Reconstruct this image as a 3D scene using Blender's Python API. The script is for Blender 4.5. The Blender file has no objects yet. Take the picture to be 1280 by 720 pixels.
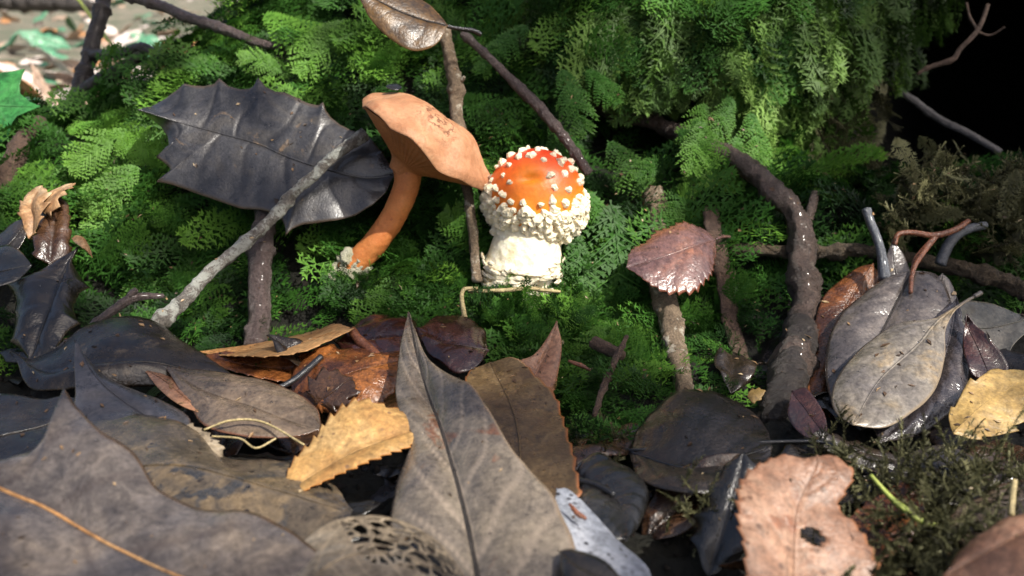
import bpy, math, random
import numpy as np
from mathutils import Vector, Matrix, noise as mnoise

random.seed(7)
RNG = np.random.default_rng(11)
SC = bpy.context.scene
COL = SC.collection
CM = 0.01                       # everything below is written in centimetres

# ------------------------------------------------------------------ camera
PITCH = math.radians(20.0)
FPX = 1108.5                    # focal length in photograph pixels (1280 wide)
CAMP = np.array([0.0, -28.2, 10.3])
FW = np.array([0, math.cos(PITCH), -math.sin(PITCH)])
DN = np.array([0, -math.sin(PITCH), -math.cos(PITCH)])
UP = -DN
RT = np.array([1.0, 0, 0])
cam_d = bpy.data.cameras.new('camera')
cam = bpy.data.objects.new('camera', cam_d); COL.objects.link(cam)
cam.location = Vector(CAMP * CM)
cam.rotation_euler = (math.pi / 2 - PITCH, 0, 0)
cam_d.sensor_width = 36; cam_d.lens = 36 * FPX / 1280
cam_d.clip_start = 0.005; cam_d.clip_end = 200
cam_d.dof.use_dof = True; cam_d.dof.focus_distance = 0.255; cam_d.dof.aperture_fstop = 18.5
SC.camera = cam

# ------------------------------------------------------------------ sky, sun, exposure
SUN_EL, SUN_AZ = math.radians(52), math.radians(128)    # azimuth clockwise from +Y
w = bpy.data.worlds.new('World'); SC.world = w; w.use_nodes = True
nt = w.node_tree; nt.nodes.clear()
sky = nt.nodes.new('ShaderNodeTexSky'); sky.sky_type = 'NISHITA'; sky.sun_disc = False
sky.sun_elevation = SUN_EL; sky.sun_rotation = SUN_AZ
sky.air_density = 0.8; sky.dust_density = 6.0
bg = nt.nodes.new('ShaderNodeBackground'); bg.inputs[1].default_value = 0.125
wo = nt.nodes.new('ShaderNodeOutputWorld')
nt.links.new(sky.outputs[0], bg.inputs[0]); nt.links.new(bg.outputs[0], wo.inputs[0])
sun_d = bpy.data.lights.new('sun', 'SUN'); sun_d.energy = 4.8; sun_d.angle = math.radians(0.6)
sun_d.color = (1.0, 0.95, 0.86)
sun = bpy.data.objects.new('sun', sun_d); COL.objects.link(sun)
sdir = Vector((math.sin(SUN_AZ) * math.cos(SUN_EL), math.cos(SUN_AZ) * math.cos(SUN_EL), math.sin(SUN_EL)))
sun.rotation_euler = sdir.to_track_quat('Z', 'Y').to_euler()
vs = SC.view_settings
vs.view_transform = 'Standard'; vs.look = 'None'; vs.exposure = 0.55; vs.gamma = 1.0; vs.use_curve_mapping = False

# ------------------------------------------------------------------ helpers
def at(px, py, d):
    """point (cm) seen at photograph pixel px,py, d cm in front of the camera"""
    return CAMP + d * (FW + RT * ((px - 640) / FPX) + DN * ((py - 360) / FPX))

def ats(pts):
    return np.array([at(p[0], p[1], p[2]) for p in pts])

def px_of(p):
    r = np.asarray(p) - CAMP
    d = r @ FW
    return 640 + FPX * (r @ RT) / d, 360 + FPX * (r @ DN) / d, d

def tag(o, label=None, cat=None, group=None, kind=None):
    if label: o['label'] = label
    if cat: o['category'] = cat
    if group: o['group'] = group
    if kind: o['kind'] = kind
    return o

def mesh_np(name, V, faces, smooth=True):
    """V in cm, faces list or int array"""
    me = bpy.data.meshes.new(name)
    V = np.asarray(V, float) * CM
    if isinstance(faces, np.ndarray):
        k = faces.shape[1]; n = len(faces)
        me.vertices.add(len(V)); me.vertices.foreach_set('co', V.ravel())
        me.loops.add(n * k); me.loops.foreach_set('vertex_index', faces.ravel().astype(np.int32))
        me.polygons.add(n)
        me.polygons.foreach_set('loop_start', np.arange(0, n * k, k, dtype=np.int32))
        me.polygons.foreach_set('loop_total', np.full(n, k, dtype=np.int32))
        me.update(calc_edges=True)
    else:
        me.from_pydata(V.tolist(), [], faces)
    me.validate()
    if smooth:
        me.polygons.foreach_set('use_smooth', np.ones(len(me.polygons), dtype=bool))
    return me

def attr(me, name, vals):
    a = me.attributes.new(name, 'FLOAT', 'POINT')
    a.data.foreach_set('value', np.asarray(vals, dtype=np.float32))

def link(name, me, mat, parent=None):
    o = bpy.data.objects.new(name, me); COL.objects.link(o)
    if me is not None and mat is not None and not me.materials: me.materials.append(mat)
    if parent is not None: o.parent = parent
    return o

def empty(name, loc_cm):
    o = bpy.data.objects.new(name, None); COL.objects.link(o)
    o.empty_display_size = 0.01
    o.location = Vector(np.asarray(loc_cm) * CM)
    return o

def fbm(p, sc=1.0, oct=3):
    return mnoise.fractal(Vector(p) * sc, 1.0, 2.0, oct)

def resample(P, n):
    P = np.asarray(P, float)
    s = np.concatenate([[0], np.cumsum(np.linalg.norm(np.diff(P, axis=0), axis=1))])
    t = np.linspace(0, s[-1], n)
    return np.stack([np.interp(t, s, P[:, k]) for k in range(P.shape[1])], 1)

def catmull(P, per=14):
    P = np.asarray(P, float)
    if len(P) < 3:
        return resample(P, per)
    Q = np.vstack([2 * P[0] - P[1], P, 2 * P[-1] - P[-2]])
    out = []
    for i in range(1, len(Q) - 2):
        t = np.linspace(0, 1, per, endpoint=False)[:, None]
        a, b, c, d = Q[i - 1], Q[i], Q[i + 1], Q[i + 2]
        out.append(0.5 * (2 * b + (c - a) * t + (2 * a - 5 * b + 4 * c - d) * t ** 2 + (3 * b - a - 3 * c + d) * t ** 3))
    out.append(P[-1:])
    return np.vstack(out)

# ------------------------------------------------------------------ materials
class N:
    def __init__(s, name):
        s.m = bpy.data.materials.new(name); s.m.use_nodes = True
        s.t = s.m.node_tree; s.t.nodes.clear()
        s.out = s.t.nodes.new('ShaderNodeOutputMaterial')
    def n(s, kind, **kw):
        nd = s.t.nodes.new('ShaderNode' + kind)
        for k, v in kw.items(): setattr(nd, k, v)
        return nd
    def l(s, a, b): s.t.links.new(a, b)
    def coord(s, scale=100.0, stretch=None):
        tc = s.n('TexCoord'); mp = s.n('Mapping')
        st = stretch or (1, 1, 1)
        mp.inputs['Scale'].default_value = (scale * st[0], scale * st[1], scale * st[2])
        s.l(tc.outputs['Object'], mp.inputs['Vector']); return mp.outputs[0]
    def noise(s, vec, scale, detail=5, rough=.6, dist=0.0):
        n = s.n('TexNoise'); n.inputs['Scale'].default_value = scale; n.inputs['Detail'].default_value = detail
        n.inputs['Roughness'].default_value = rough; n.inputs['Distortion'].default_value = dist
        s.l(vec, n.inputs['Vector']); return n.outputs['Fac']
    def voro(s, vec, scale, feature='F1', rnd=1.0):
        n = s.n('TexVoronoi', feature=feature); n.inputs['Scale'].default_value = scale
        n.inputs['Randomness'].default_value = rnd
        s.l(vec, n.inputs['Vector']); return n.outputs['Distance']
    def ramp(s, fac, stops, interp='LINEAR'):
        r = s.n('ValToRGB'); r.color_ramp.interpolation = interp
        e = r.color_ramp.elements
        while len(e) > len(stops): e.remove(e[-1])
        while len(e) < len(stops): e.new(0.5)
        for el, (p, c) in zip(e, stops):
            el.position = p; el.color = (*c, 1) if not isinstance(c, (int, float)) else (c, c, c, 1)
        s.l(fac, r.inputs[0]); return r.outputs[0]
    def mix(s, fac, a, b, mode='MIX'):
        m = s.n('Mix', data_type='RGBA', blend_type=mode)
        for sock, v in ((m.inputs[0], fac), (m.inputs[6], a), (m.inputs[7], b)):
            if isinstance(v, (int, float)): sock.default_value = v
            elif isinstance(v, tuple): sock.default_value = (*v, 1)
            else: s.l(v, sock)
        return m.outputs[2]
    def math(s, op, a, b=0.0, clamp=False):
        m = s.n('Math', operation=op); m.use_clamp = clamp
        for sock, v in ((m.inputs[0], a), (m.inputs[1], b)):
            if isinstance(v, (int, float)): sock.default_value = v
            else: s.l(v, sock)
        return m.outputs[0]
    def attr(s, name):
        a = s.n('Attribute'); a.attribute_name = name; return a.outputs['Fac']
    def bump(s, h, strength, dist=0.0005, normal=None):
        b = s.n('Bump'); b.inputs['Strength'].default_value = strength; b.inputs['Distance'].default_value = dist
        s.l(h, b.inputs['Height'])
        if normal is not None: s.l(normal, b.inputs['Normal'])
        return b.outputs[0]
    def bsdf(s, col, rough=.6, spec=.5, normal=None, coat=0, coat_r=.15, sss=0, sss_r=(.003, .002, .001), sub=None):
        p = s.n('BsdfPrincipled')
        for k, v in (('Base Color', col), ('Roughness', rough), ('Specular IOR Level', spec), ('Coat Weight', coat), ('Coat Roughness', coat_r)):
            if isinstance(v, tuple): p.inputs[k].default_value = (*v, 1)
            elif isinstance(v, (int, float)): p.inputs[k].default_value = v
            else: s.l(v, p.inputs[k])
        if sss:
            p.inputs['Subsurface Weight'].default_value = sss
            p.inputs['Subsurface Radius'].default_value = sss_r; p.inputs['Subsurface Scale'].default_value = 1.0
        if normal is not None: s.l(normal, p.inputs['Normal'])
        return p
    def done(s, sh): s.l(sh.outputs[0], s.out.inputs[0]); return s.m

MATS = {}
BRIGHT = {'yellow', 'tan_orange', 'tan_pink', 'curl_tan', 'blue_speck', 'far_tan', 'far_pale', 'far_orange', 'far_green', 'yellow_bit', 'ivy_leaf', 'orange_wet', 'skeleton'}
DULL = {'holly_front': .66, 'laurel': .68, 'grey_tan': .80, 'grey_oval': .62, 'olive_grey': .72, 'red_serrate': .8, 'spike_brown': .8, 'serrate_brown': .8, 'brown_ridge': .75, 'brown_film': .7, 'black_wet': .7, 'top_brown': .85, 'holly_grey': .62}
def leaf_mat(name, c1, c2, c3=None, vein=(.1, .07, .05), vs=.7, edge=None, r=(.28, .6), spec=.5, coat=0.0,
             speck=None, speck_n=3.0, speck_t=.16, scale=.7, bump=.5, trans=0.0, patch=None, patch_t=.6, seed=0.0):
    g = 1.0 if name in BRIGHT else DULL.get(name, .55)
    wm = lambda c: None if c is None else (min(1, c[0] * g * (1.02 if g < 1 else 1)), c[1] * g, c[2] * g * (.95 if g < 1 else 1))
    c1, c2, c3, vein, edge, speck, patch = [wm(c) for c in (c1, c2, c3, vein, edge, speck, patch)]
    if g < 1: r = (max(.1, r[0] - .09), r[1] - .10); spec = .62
    k = N(name); v = k.coord()
    ad = k.n('VectorMath', operation='ADD'); ad.inputs[1].default_value = (seed * 3.1, seed * 1.7, seed); k.l(v, ad.inputs[0]); v = ad.outputs[0]
    n1 = k.noise(v, scale, 6, .62, .8)
    c3 = c3 or c2
    col = k.ramp(n1, [(.36, c1), (.5, c2), (.64, c3)])
    if patch:
        n2 = k.noise(v, scale * .8 + .13, 4, .6, 1.5)
        col = k.mix(k.ramp(n2, [(patch_t, 0.0), (patch_t + .06, 1.0)]), col, patch)
    fine = k.noise(v, 9.0, 6, .7)
    col = k.mix(1.0, col, k.ramp(fine, [(.3, .58), (.7, 1.3)]), 'MULTIPLY')
    midn = k.noise(v, 2.3, 7, .7, 1.2)
    col = k.mix(1.0, col, k.ramp(midn, [(.36, .62), (.5, 1.0), (.64, 1.28)]), 'MULTIPLY')
    if speck:
        d = k.voro(v, speck_n); big = k.noise(v, 1.3, 3)
        m = k.math('MULTIPLY', k.ramp(d, [(speck_t * .6, 1.0), (speck_t, 0.0)]), k.ramp(big, [(.38, 0.0), (.55, 1.0)]))
        col = k.mix(m, col, speck)
    cell = k.voro(v, 7.0, 'DISTANCE_TO_EDGE')
    net = k.ramp(cell, [(.0, 1.0), (.09, 0.0)])
    col = k.mix(k.math('MULTIPLY', net, .18), col, vein)
    col = k.mix(k.math('MULTIPLY', k.attr('vein'), vs), col, vein)
    if edge:
        col = k.mix(k.ramp(k.attr('edge'), [(.93, 0.0), (.985, 1.0)]), col, edge)
    rn = k.noise(v, 1.6, 5, .65)
    rough = k.math('ADD', k.math('MULTIPLY', k.ramp(rn, [(.3, 0.0), (.7, 1.0)]), r[1] - r[0]), r[0])
    h = k.math('ADD', k.math('MULTIPLY', k.noise(v, 3.2, 9, .72), 1.0), k.math('MULTIPLY', k.ramp(cell, [(0, 0.0), (.2, 1.0)]), .25))
    nb = k.bump(h, bump * .32, .0011)
    p = k.bsdf(col, rough, spec, nb, coat, .12)
    if trans:
        tr = k.n('BsdfTranslucent'); k.l(col, tr.inputs[0]); ms = k.n('MixShader'); ms.inputs[0].default_value = trans
        k.l(p.outputs[0], ms.inputs[1]); k.l(tr.outputs[0], ms.inputs[2]); MATS[name] = k.done(ms); return MATS[name]
    MATS[name] = k.done(p); return MATS[name]

def bark_mat(name, c1, c2, lich=None, lt=.58, r=(.45, .8), bump=.8, sc=2.0, coat=0.0):
    k = N(name); v = k.coord()
    n1 = k.noise(v, sc, 7, .7, .6)
    col = k.ramp(n1, [(.3, c1), (.7, c2)])
    fine = k.noise(v, 16, 5, .7)
    col = k.mix(1.0, col, k.ramp(fine, [(.32, .38), (.68, 1.5)]), 'MULTIPLY')
    if lich:
        ln = k.noise(v, 1.7, 8, .75, .4)
        col = k.mix(k.ramp(ln, [(lt, 0.0), (lt + .05, 1.0)]), col, lich)
    rn = k.noise(v, 3, 4)
    rough = k.math('ADD', k.math('MULTIPLY', rn, r[1] - r[0]), r[0])
    nb = k.bump(k.math('ADD', k.noise(v, 7, 9, .78), k.math('MULTIPLY', n1, 1.5)), bump, .0024)
    MATS[name] = k.done(k.bsdf(col, rough, .5, nb, coat, .1)); return MATS[name]

def moss_mat(name, dark, mid, light, trans=.3):
    k = N(name)
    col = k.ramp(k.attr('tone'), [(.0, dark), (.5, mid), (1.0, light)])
    v = k.coord(); n = k.noise(v, .35, 3)
    col = k.mix(1.0, col, k.ramp(n, [(.3, .6), (.7, 1.3)]), 'MULTIPLY')
    p = k.bsdf(col, .55, .25)
    tr = k.n('BsdfTranslucent'); k.l(col, tr.inputs[0]); ms = k.n('MixShader'); ms.inputs[0].default_value = trans
    k.l(p.outputs[0], ms.inputs[1]); k.l(tr.outputs[0], ms.inputs[2]); MATS[name] = k.done(ms); return MATS[name]

def soil_mat(name, c1, c2, c3, r=(.5, .9), sc=1.0):
    k = N(name); v = k.coord()
    n1 = k.noise(v, sc, 8, .7, .3)
    col = k.ramp(n1, [(.3, c1), (.55, c2), (.75, c3)])
    rn = k.noise(v, 2.2, 4)
    rough = k.math('ADD', k.math('MULTIPLY', rn, r[1] - r[0]), r[0])
    nb = k.bump(k.math('ADD', k.noise(v, 4, 10, .75), k.voro(v, 3.0)), 1.0, .003)
    MATS[name] = k.done(k.bsdf(col, rough, .4, nb)); return MATS[name]

soil_mat('soil', (.008, .006, .004), (.022, .015, .010), (.05, .036, .022), (.25, .9), 1.2)
soil_mat('bank_soil', (.004, .004, .003), (.011, .011, .006), (.026, .022, .012), (.5, .95), .7)
soil_mat('far_soil', (.06, .10, .05), (.20, .18, .13), (.45, .38, .30), (.6, .9), .12)
moss_mat('feather_moss', (.007, .026, .005), (.042, .130, .017), (.17, .35, .045))
moss_mat('hang_moss', (.010, .024, .004), (.055, .120, .018), (.19, .32, .070))
moss_mat('dark_moss', (.035, .034, .016), (.11, .11, .05), (.27, .26, .13))
moss_mat('ivy_green', (.03, .12, .02), (.05, .20, .03), (.10, .32, .06))

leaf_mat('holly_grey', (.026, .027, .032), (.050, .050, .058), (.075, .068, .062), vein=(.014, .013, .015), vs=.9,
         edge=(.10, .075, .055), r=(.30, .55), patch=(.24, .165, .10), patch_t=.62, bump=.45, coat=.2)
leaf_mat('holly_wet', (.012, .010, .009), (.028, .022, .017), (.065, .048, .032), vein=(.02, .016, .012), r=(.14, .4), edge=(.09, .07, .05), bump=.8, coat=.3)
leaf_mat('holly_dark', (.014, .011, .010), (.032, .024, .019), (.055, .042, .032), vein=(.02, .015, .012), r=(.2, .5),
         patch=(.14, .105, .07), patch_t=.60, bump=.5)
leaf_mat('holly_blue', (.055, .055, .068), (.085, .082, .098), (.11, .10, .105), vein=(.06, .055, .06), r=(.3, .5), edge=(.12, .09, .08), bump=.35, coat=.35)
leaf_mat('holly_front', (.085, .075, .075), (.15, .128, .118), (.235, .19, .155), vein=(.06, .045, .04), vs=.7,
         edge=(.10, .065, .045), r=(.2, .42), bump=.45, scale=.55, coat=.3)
leaf_mat('brown_film', (.055, .045, .036), (.105, .082, .058), (.20, .145, .085), vein=(.14, .11, .08), vs=.5, r=(.15, .45),
         speck=(.02, .015, .012), speck_n=2.2, patch=(.045, .045, .048), patch_t=.55, bump=.5, coat=.2)
leaf_mat('brown_ridge', (.07, .052, .040), (.135, .098, .072), (.21, .155, .11), vein=(.25, .2, .15), vs=.4, r=(.15, .45), bump=.7, coat=.2, edge=(.16, .07, .04))
leaf_mat('tan_orange', (.28, .135, .045), (.40, .205, .075), (.48, .28, .12), vein=(.30, .15, .05), vs=.4, r=(.5, .7), speck=(.20, .10, .04), speck_n=3.5, bump=.5, trans=.15)
leaf_mat('orange_wet', (.035, .012, .006), (.11, .036, .011), (.24, .085, .022), vein=(.03, .010, .005), r=(.12, .4), bump=1.3, coat=.3)
leaf_mat('red_wet', (.030, .010, .009), (.075, .026, .022), (.13, .055, .042), vein=(.03, .01, .01), r=(.12, .4), bump=.7, coat=.4)
leaf_mat('yellow', (.34, .175, .055), (.43, .25, .085), (.48, .31, .13), vein=(.32, .17, .06), vs=.55, edge=(.42, .17, .035), r=(.45, .65),
         speck=(.16, .09, .05), speck_n=3.2, speck_t=.2, bump=.5, trans=.2)
leaf_mat('laurel', (.115, .098, .088), (.185, .155, .125), (.235, .195, .150), vein=(.38, .31, .25), vs=.9, r=(.24, .46),
         edge=(.26, .20, .15), patch=(.21, .10, .058), patch_t=.60, bump=.55, scale=.5, coat=.22)
leaf_mat('serrate_brown', (.085, .052, .024), (.145, .095, .042), (.20, .135, .068), vein=(.07, .04, .02), vs=.5, r=(.3, .55), edge=(.30, .11, .035),
         speck=(.03, .02, .012), speck_n=4, bump=.6)
leaf_mat('spike_brown', (.20, .095, .055), (.30, .15, .085), (.36, .20, .12), vein=(.13, .06, .03), r=(.25, .5), edge=(.34, .18, .10), bump=.4)
leaf_mat('blue_speck', (.17, .185, .22), (.24, .255, .29), (.29, .30, .33), vein=(.14, .14, .16), vs=.3, r=(.25, .5),
         speck=(.015, .014, .016), speck_n=4.5, speck_t=.30, bump=.4)
leaf_mat('black_wet', (.010, .010, .010), (.020, .019, .018), (.045, .040, .036), vein=(.03, .027, .025), r=(.12, .4), bump=1.0, coat=.4)
leaf_mat('dark_brown', (.022, .016, .012), (.040, .030, .023), (.062, .047, .036), vein=(.012, .01, .008), r=(.25, .55), bump=.9, coat=.15)
leaf_mat('tan_pink', (.15, .070, .037), (.235, .122, .074), (.31, .185, .12), vein=(.24, .12, .07), vs=.5, r=(.35, .6), edge=(.26, .11, .05),
         speck=(.10, .05, .03), speck_n=2.6, speck_t=.2, bump=.6, patch=(.19, .075, .036), patch_t=.60, trans=.1)
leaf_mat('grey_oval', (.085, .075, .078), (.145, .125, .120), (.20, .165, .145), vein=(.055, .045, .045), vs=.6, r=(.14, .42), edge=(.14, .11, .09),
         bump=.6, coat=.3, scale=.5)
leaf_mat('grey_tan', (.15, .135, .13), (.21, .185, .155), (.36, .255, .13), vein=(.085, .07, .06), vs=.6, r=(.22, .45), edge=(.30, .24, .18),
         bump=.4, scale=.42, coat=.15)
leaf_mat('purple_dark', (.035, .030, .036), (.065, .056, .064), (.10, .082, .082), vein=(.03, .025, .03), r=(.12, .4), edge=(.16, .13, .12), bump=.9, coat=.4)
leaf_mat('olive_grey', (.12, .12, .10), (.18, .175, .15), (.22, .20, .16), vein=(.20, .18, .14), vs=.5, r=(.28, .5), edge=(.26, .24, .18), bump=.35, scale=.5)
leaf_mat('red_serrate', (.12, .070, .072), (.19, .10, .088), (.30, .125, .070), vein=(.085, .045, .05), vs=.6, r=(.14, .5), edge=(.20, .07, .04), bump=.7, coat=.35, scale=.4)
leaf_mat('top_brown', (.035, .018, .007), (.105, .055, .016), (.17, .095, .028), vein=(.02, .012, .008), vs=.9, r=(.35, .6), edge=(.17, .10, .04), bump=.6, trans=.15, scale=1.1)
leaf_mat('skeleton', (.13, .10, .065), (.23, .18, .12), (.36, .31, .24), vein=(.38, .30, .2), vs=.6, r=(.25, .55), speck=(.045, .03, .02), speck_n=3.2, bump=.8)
leaf_mat('curl_tan', (.28, .14, .06), (.42, .25, .12), (.56, .40, .24), vein=(.25, .13, .06), r=(.35, .6), bump=.7, trans=.15, scale=1.0)
leaf_mat('yellow_bit', (.24, .15, .045), (.34, .22, .07), (.42, .30, .12), vein=(.3, .2, .07), r=(.3, .55), bump=.6, coat=.2)
leaf_mat('ivy_leaf', (.022, .125, .028), (.035, .19, .045), (.055, .25, .06), vein=(.10, .27, .10), vs=.5, r=(.3, .5), bump=.3, trans=.2)
leaf_mat('litter_a', (.02, .014, .010), (.045, .032, .023), (.085, .06, .042), vein=(.02, .015, .01), r=(.15, .5), bump=.8, coat=.25)
leaf_mat('litter_b', (.045, .022, .012), (.095, .046, .024), (.15, .08, .045), vein=(.04, .02, .01), r=(.15, .5), bump=.8, coat=.25)
leaf_mat('far_tan', (.25, .17, .12), (.40, .28, .20), (.52, .42, .34), r=(.4, .7))
leaf_mat('far_pale', (.45, .38, .35), (.55, .48, .44), (.62, .58, .54), r=(.4, .7))
leaf_mat('far_orange', (.35, .15, .05), (.48, .23, .09), (.5, .3, .14), r=(.4, .7))
leaf_mat('far_green', (.04, .16, .09), (.07, .24, .13), (.12, .32, .18), r=(.3, .6))

bark_mat('lichen_bark', (.12, .105, .085), (.30, .275, .245), (.46, .47, .42), .48, bump=1.0)
bark_mat('purple_bark', (.055, .038, .034), (.125, .092, .085), (.20, .17, .16), .63, (.2, .5), coat=.2)
bark_mat('brown_bark', (.055, .032, .022), (.14, .085, .058), (.24, .18, .13), .64)
bark_mat('pale_bark', (.11, .075, .045), (.27, .20, .13), (.42, .38, .30), .55, sc=1.2)
bark_mat('dark_bark', (.018, .014, .012), (.05, .04, .034), (.11, .095, .085), .62, (.25, .6), coat=.15)
bark_mat('root_bark', (.06, .042, .034), (.15, .105, .085), (.20, .17, .14), .62, (.25, .6), coat=.2, bump=1.0)
bark_mat('grey_twig', (.10, .095, .095), (.19, .18, .18))
bark_mat('blue_stalk', (.045, .05, .06), (.095, .105, .125), r=(.2, .45), bump=.4, coat=.2)
bark_mat('red_stalk', (.10, .035, .018), (.26, .095, .045), r=(.15, .4), bump=.4, coat=.3)
bark_mat('black_stalk', (.008, .008, .008), (.02, .02, .022), r=(.1, .3), bump=.3, coat=.5)
bark_mat('straw', (.26, .20, .09), (.42, .34, .17), r=(.5, .7), bump=.3)
bark_mat('green_stalk', (.20, .26, .04), (.36, .40, .09), r=(.35, .6), bump=.2)
bark_mat('rot_wood', (.03, .022, .014), (.13, .09, .05), (.22, .17, .10), .6, bump=1.0, sc=1.4)

# ------------------------------------------------------------------ terrain
COLS = [-150, 0, 120, 220, 330, 450, 640, 720, 850, 950, 1060, 1150, 1280, 1450]
FLOOR = [(800, 16.2), (720, 18.3), (600, 22.2), (500, 26.2), (430, 29.6), (380, 31.3), (345, 32.2)]
B0 = [(310, 32.5), (280, 33.3), (255, 34), (235, 34.6), (220, 35.2), (205, 36), (195, 36.8), (187, 38), (185, 41), (200, 50)]
B120 = [(305, 32.8), (270, 33.6), (240, 34.4), (215, 35), (195, 35.7), (175, 36.5), (162, 37.3), (150, 38.5), (148, 41), (165, 50)]
B220 = [(300, 32.8), (250, 33.8), (210, 34.8), (175, 35.5), (145, 36), (120, 36.8), (100, 37.7), (85, 39), (82, 41), (110, 50)]
B330 = [(300, 32.8), (250, 33.8), (200, 34.8), (150, 35.5), (110, 36.5), (70, 37.5), (30, 38.5), (0, 39.5), (-25, 42), (-20, 50)]
B450 = [(300, 32.8), (250, 33.8), (200, 34.6), (150, 35.4), (100, 36.2), (50, 37), (0, 37.8), (-60, 38.8), (-150, 42), (-250, 50)]
B720 = [(300, 32.8), (255, 34.2), (220, 35.6), (195, 38.0), (160, 39.5), (125, 38.5), (95, 36.3), (30, 35.6), (-80, 37), (-250, 47)]
B850 = [(300, 32.8), (255, 34.2), (225, 36.0), (200, 38.8), (165, 40), (130, 38.5), (100, 36.0), (30, 35.4), (-80, 37), (-250, 47)]
B950 = [(300, 32.8), (255, 34.2), (230, 36), (205, 38), (170, 38.5), (140, 37.2), (110, 36.0), (30, 35.3), (-80, 36.6), (-250, 47)]
B1060 = [(300, 32.8), (260, 34.5), (240, 36.5), (225, 41), (195, 46), (140, 46), (80, 41), (20, 37), (-80, 37), (-250, 47)]
B1150 = [(298, 32.8), (265, 34.5), (246, 37), (238, 47), (215, 62), (120, 74), (10, 66), (-40, 45), (-110, 40), (-250, 47)]
B1280 = [(290, 32.5), (245, 33.5), (215, 35), (205, 41), (200, 62), (100, 76), (-10, 66), (-70, 45), (-140, 40), (-250, 47)]
B1450 = [(280, 32), (230, 33), (195, 34.5), (185, 38), (180, 42), (100, 46), (0, 45), (-80, 42), (-140, 40), (-250, 47)]
BANKS = [B0, B0, B120, B220, B330, B450, B450, B720, B850, B950, B1060, B1150, B1280, B1450]

def bank_sheet():
    prof = []
    for c, b in zip(COLS, BANKS):
        P = ats([(c, y, d) for y, d in FLOOR + b])
        prof.append(catmull(P, 8))
    prof = np.array(prof)                      # cols, rows, 3
    xs = np.linspace(COLS[0], COLS[-1], 220)
    R = prof.shape[1]
    G = np.zeros((len(xs), R, 3))
    for r in range(R):
        for k in range(3):
            G[:, r, k] = np.interp(xs, COLS, prof[:, r, k])
    for _ in range(3):
        G[1:-1] = .25 * G[:-2] + .5 * G[1:-1] + .25 * G[2:]
    return G
BANK = bank_sheet()
def grid_normals(G):
    a = np.gradient(G, axis=0); b = np.gradient(G, axis=1)
    n = np.cross(a, b); n /= np.linalg.norm(n, axis=2, keepdims=True) + 1e-9
    tc = CAMP - G
    s = np.sign((n * tc).sum(2)); s = 1 if np.median(s) >= 0 else -1
    return n * s
def grid_faces(a, b):
    i = np.arange(a - 1)[:, None] * b + np.arange(b - 1)[None]
    i = i.ravel()
    return np.stack([i, i + b, i + b + 1, i + 1], 1)
BN = grid_normals(BANK)
for i in range(BANK.shape[0]):
    for j in range(BANK.shape[1]):
        p = BANK[i, j]
        BANK[i, j] = p + BN[i, j] * (.35 * fbm(p, .55, 4) + .12 * fbm(p, 2.5, 3))
BN = grid_normals(BANK)
bank = link('mossy_bank', mesh_np('mossy_bank', BANK.reshape(-1, 3), grid_faces(*BANK.shape[:2])), MATS['bank_soil'])
tag(bank, 'steep dark earth bank rising behind the mushrooms', 'bank', kind='structure')
bank.name = 'ground_bank'

def ground_sheet():
    u = np.linspace(-1, 1, 141); s = np.sign(u) * (np.abs(u) ** 3.2) * 4000
    V = np.array([(x, y + 40, -4.5 + .9 * fbm((x, y, 0), .05, 3) + (0.3 * fbm((x, y, 5), .4, 2))) for x in s for y in s])
    o = link('ground', mesh_np('ground', V, grid_faces(141, 141)), MATS['far_soil'])
    tag(o, 'leaf strewn woodland floor beyond the bank', 'ground', kind='structure')
ground_sheet()

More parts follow.
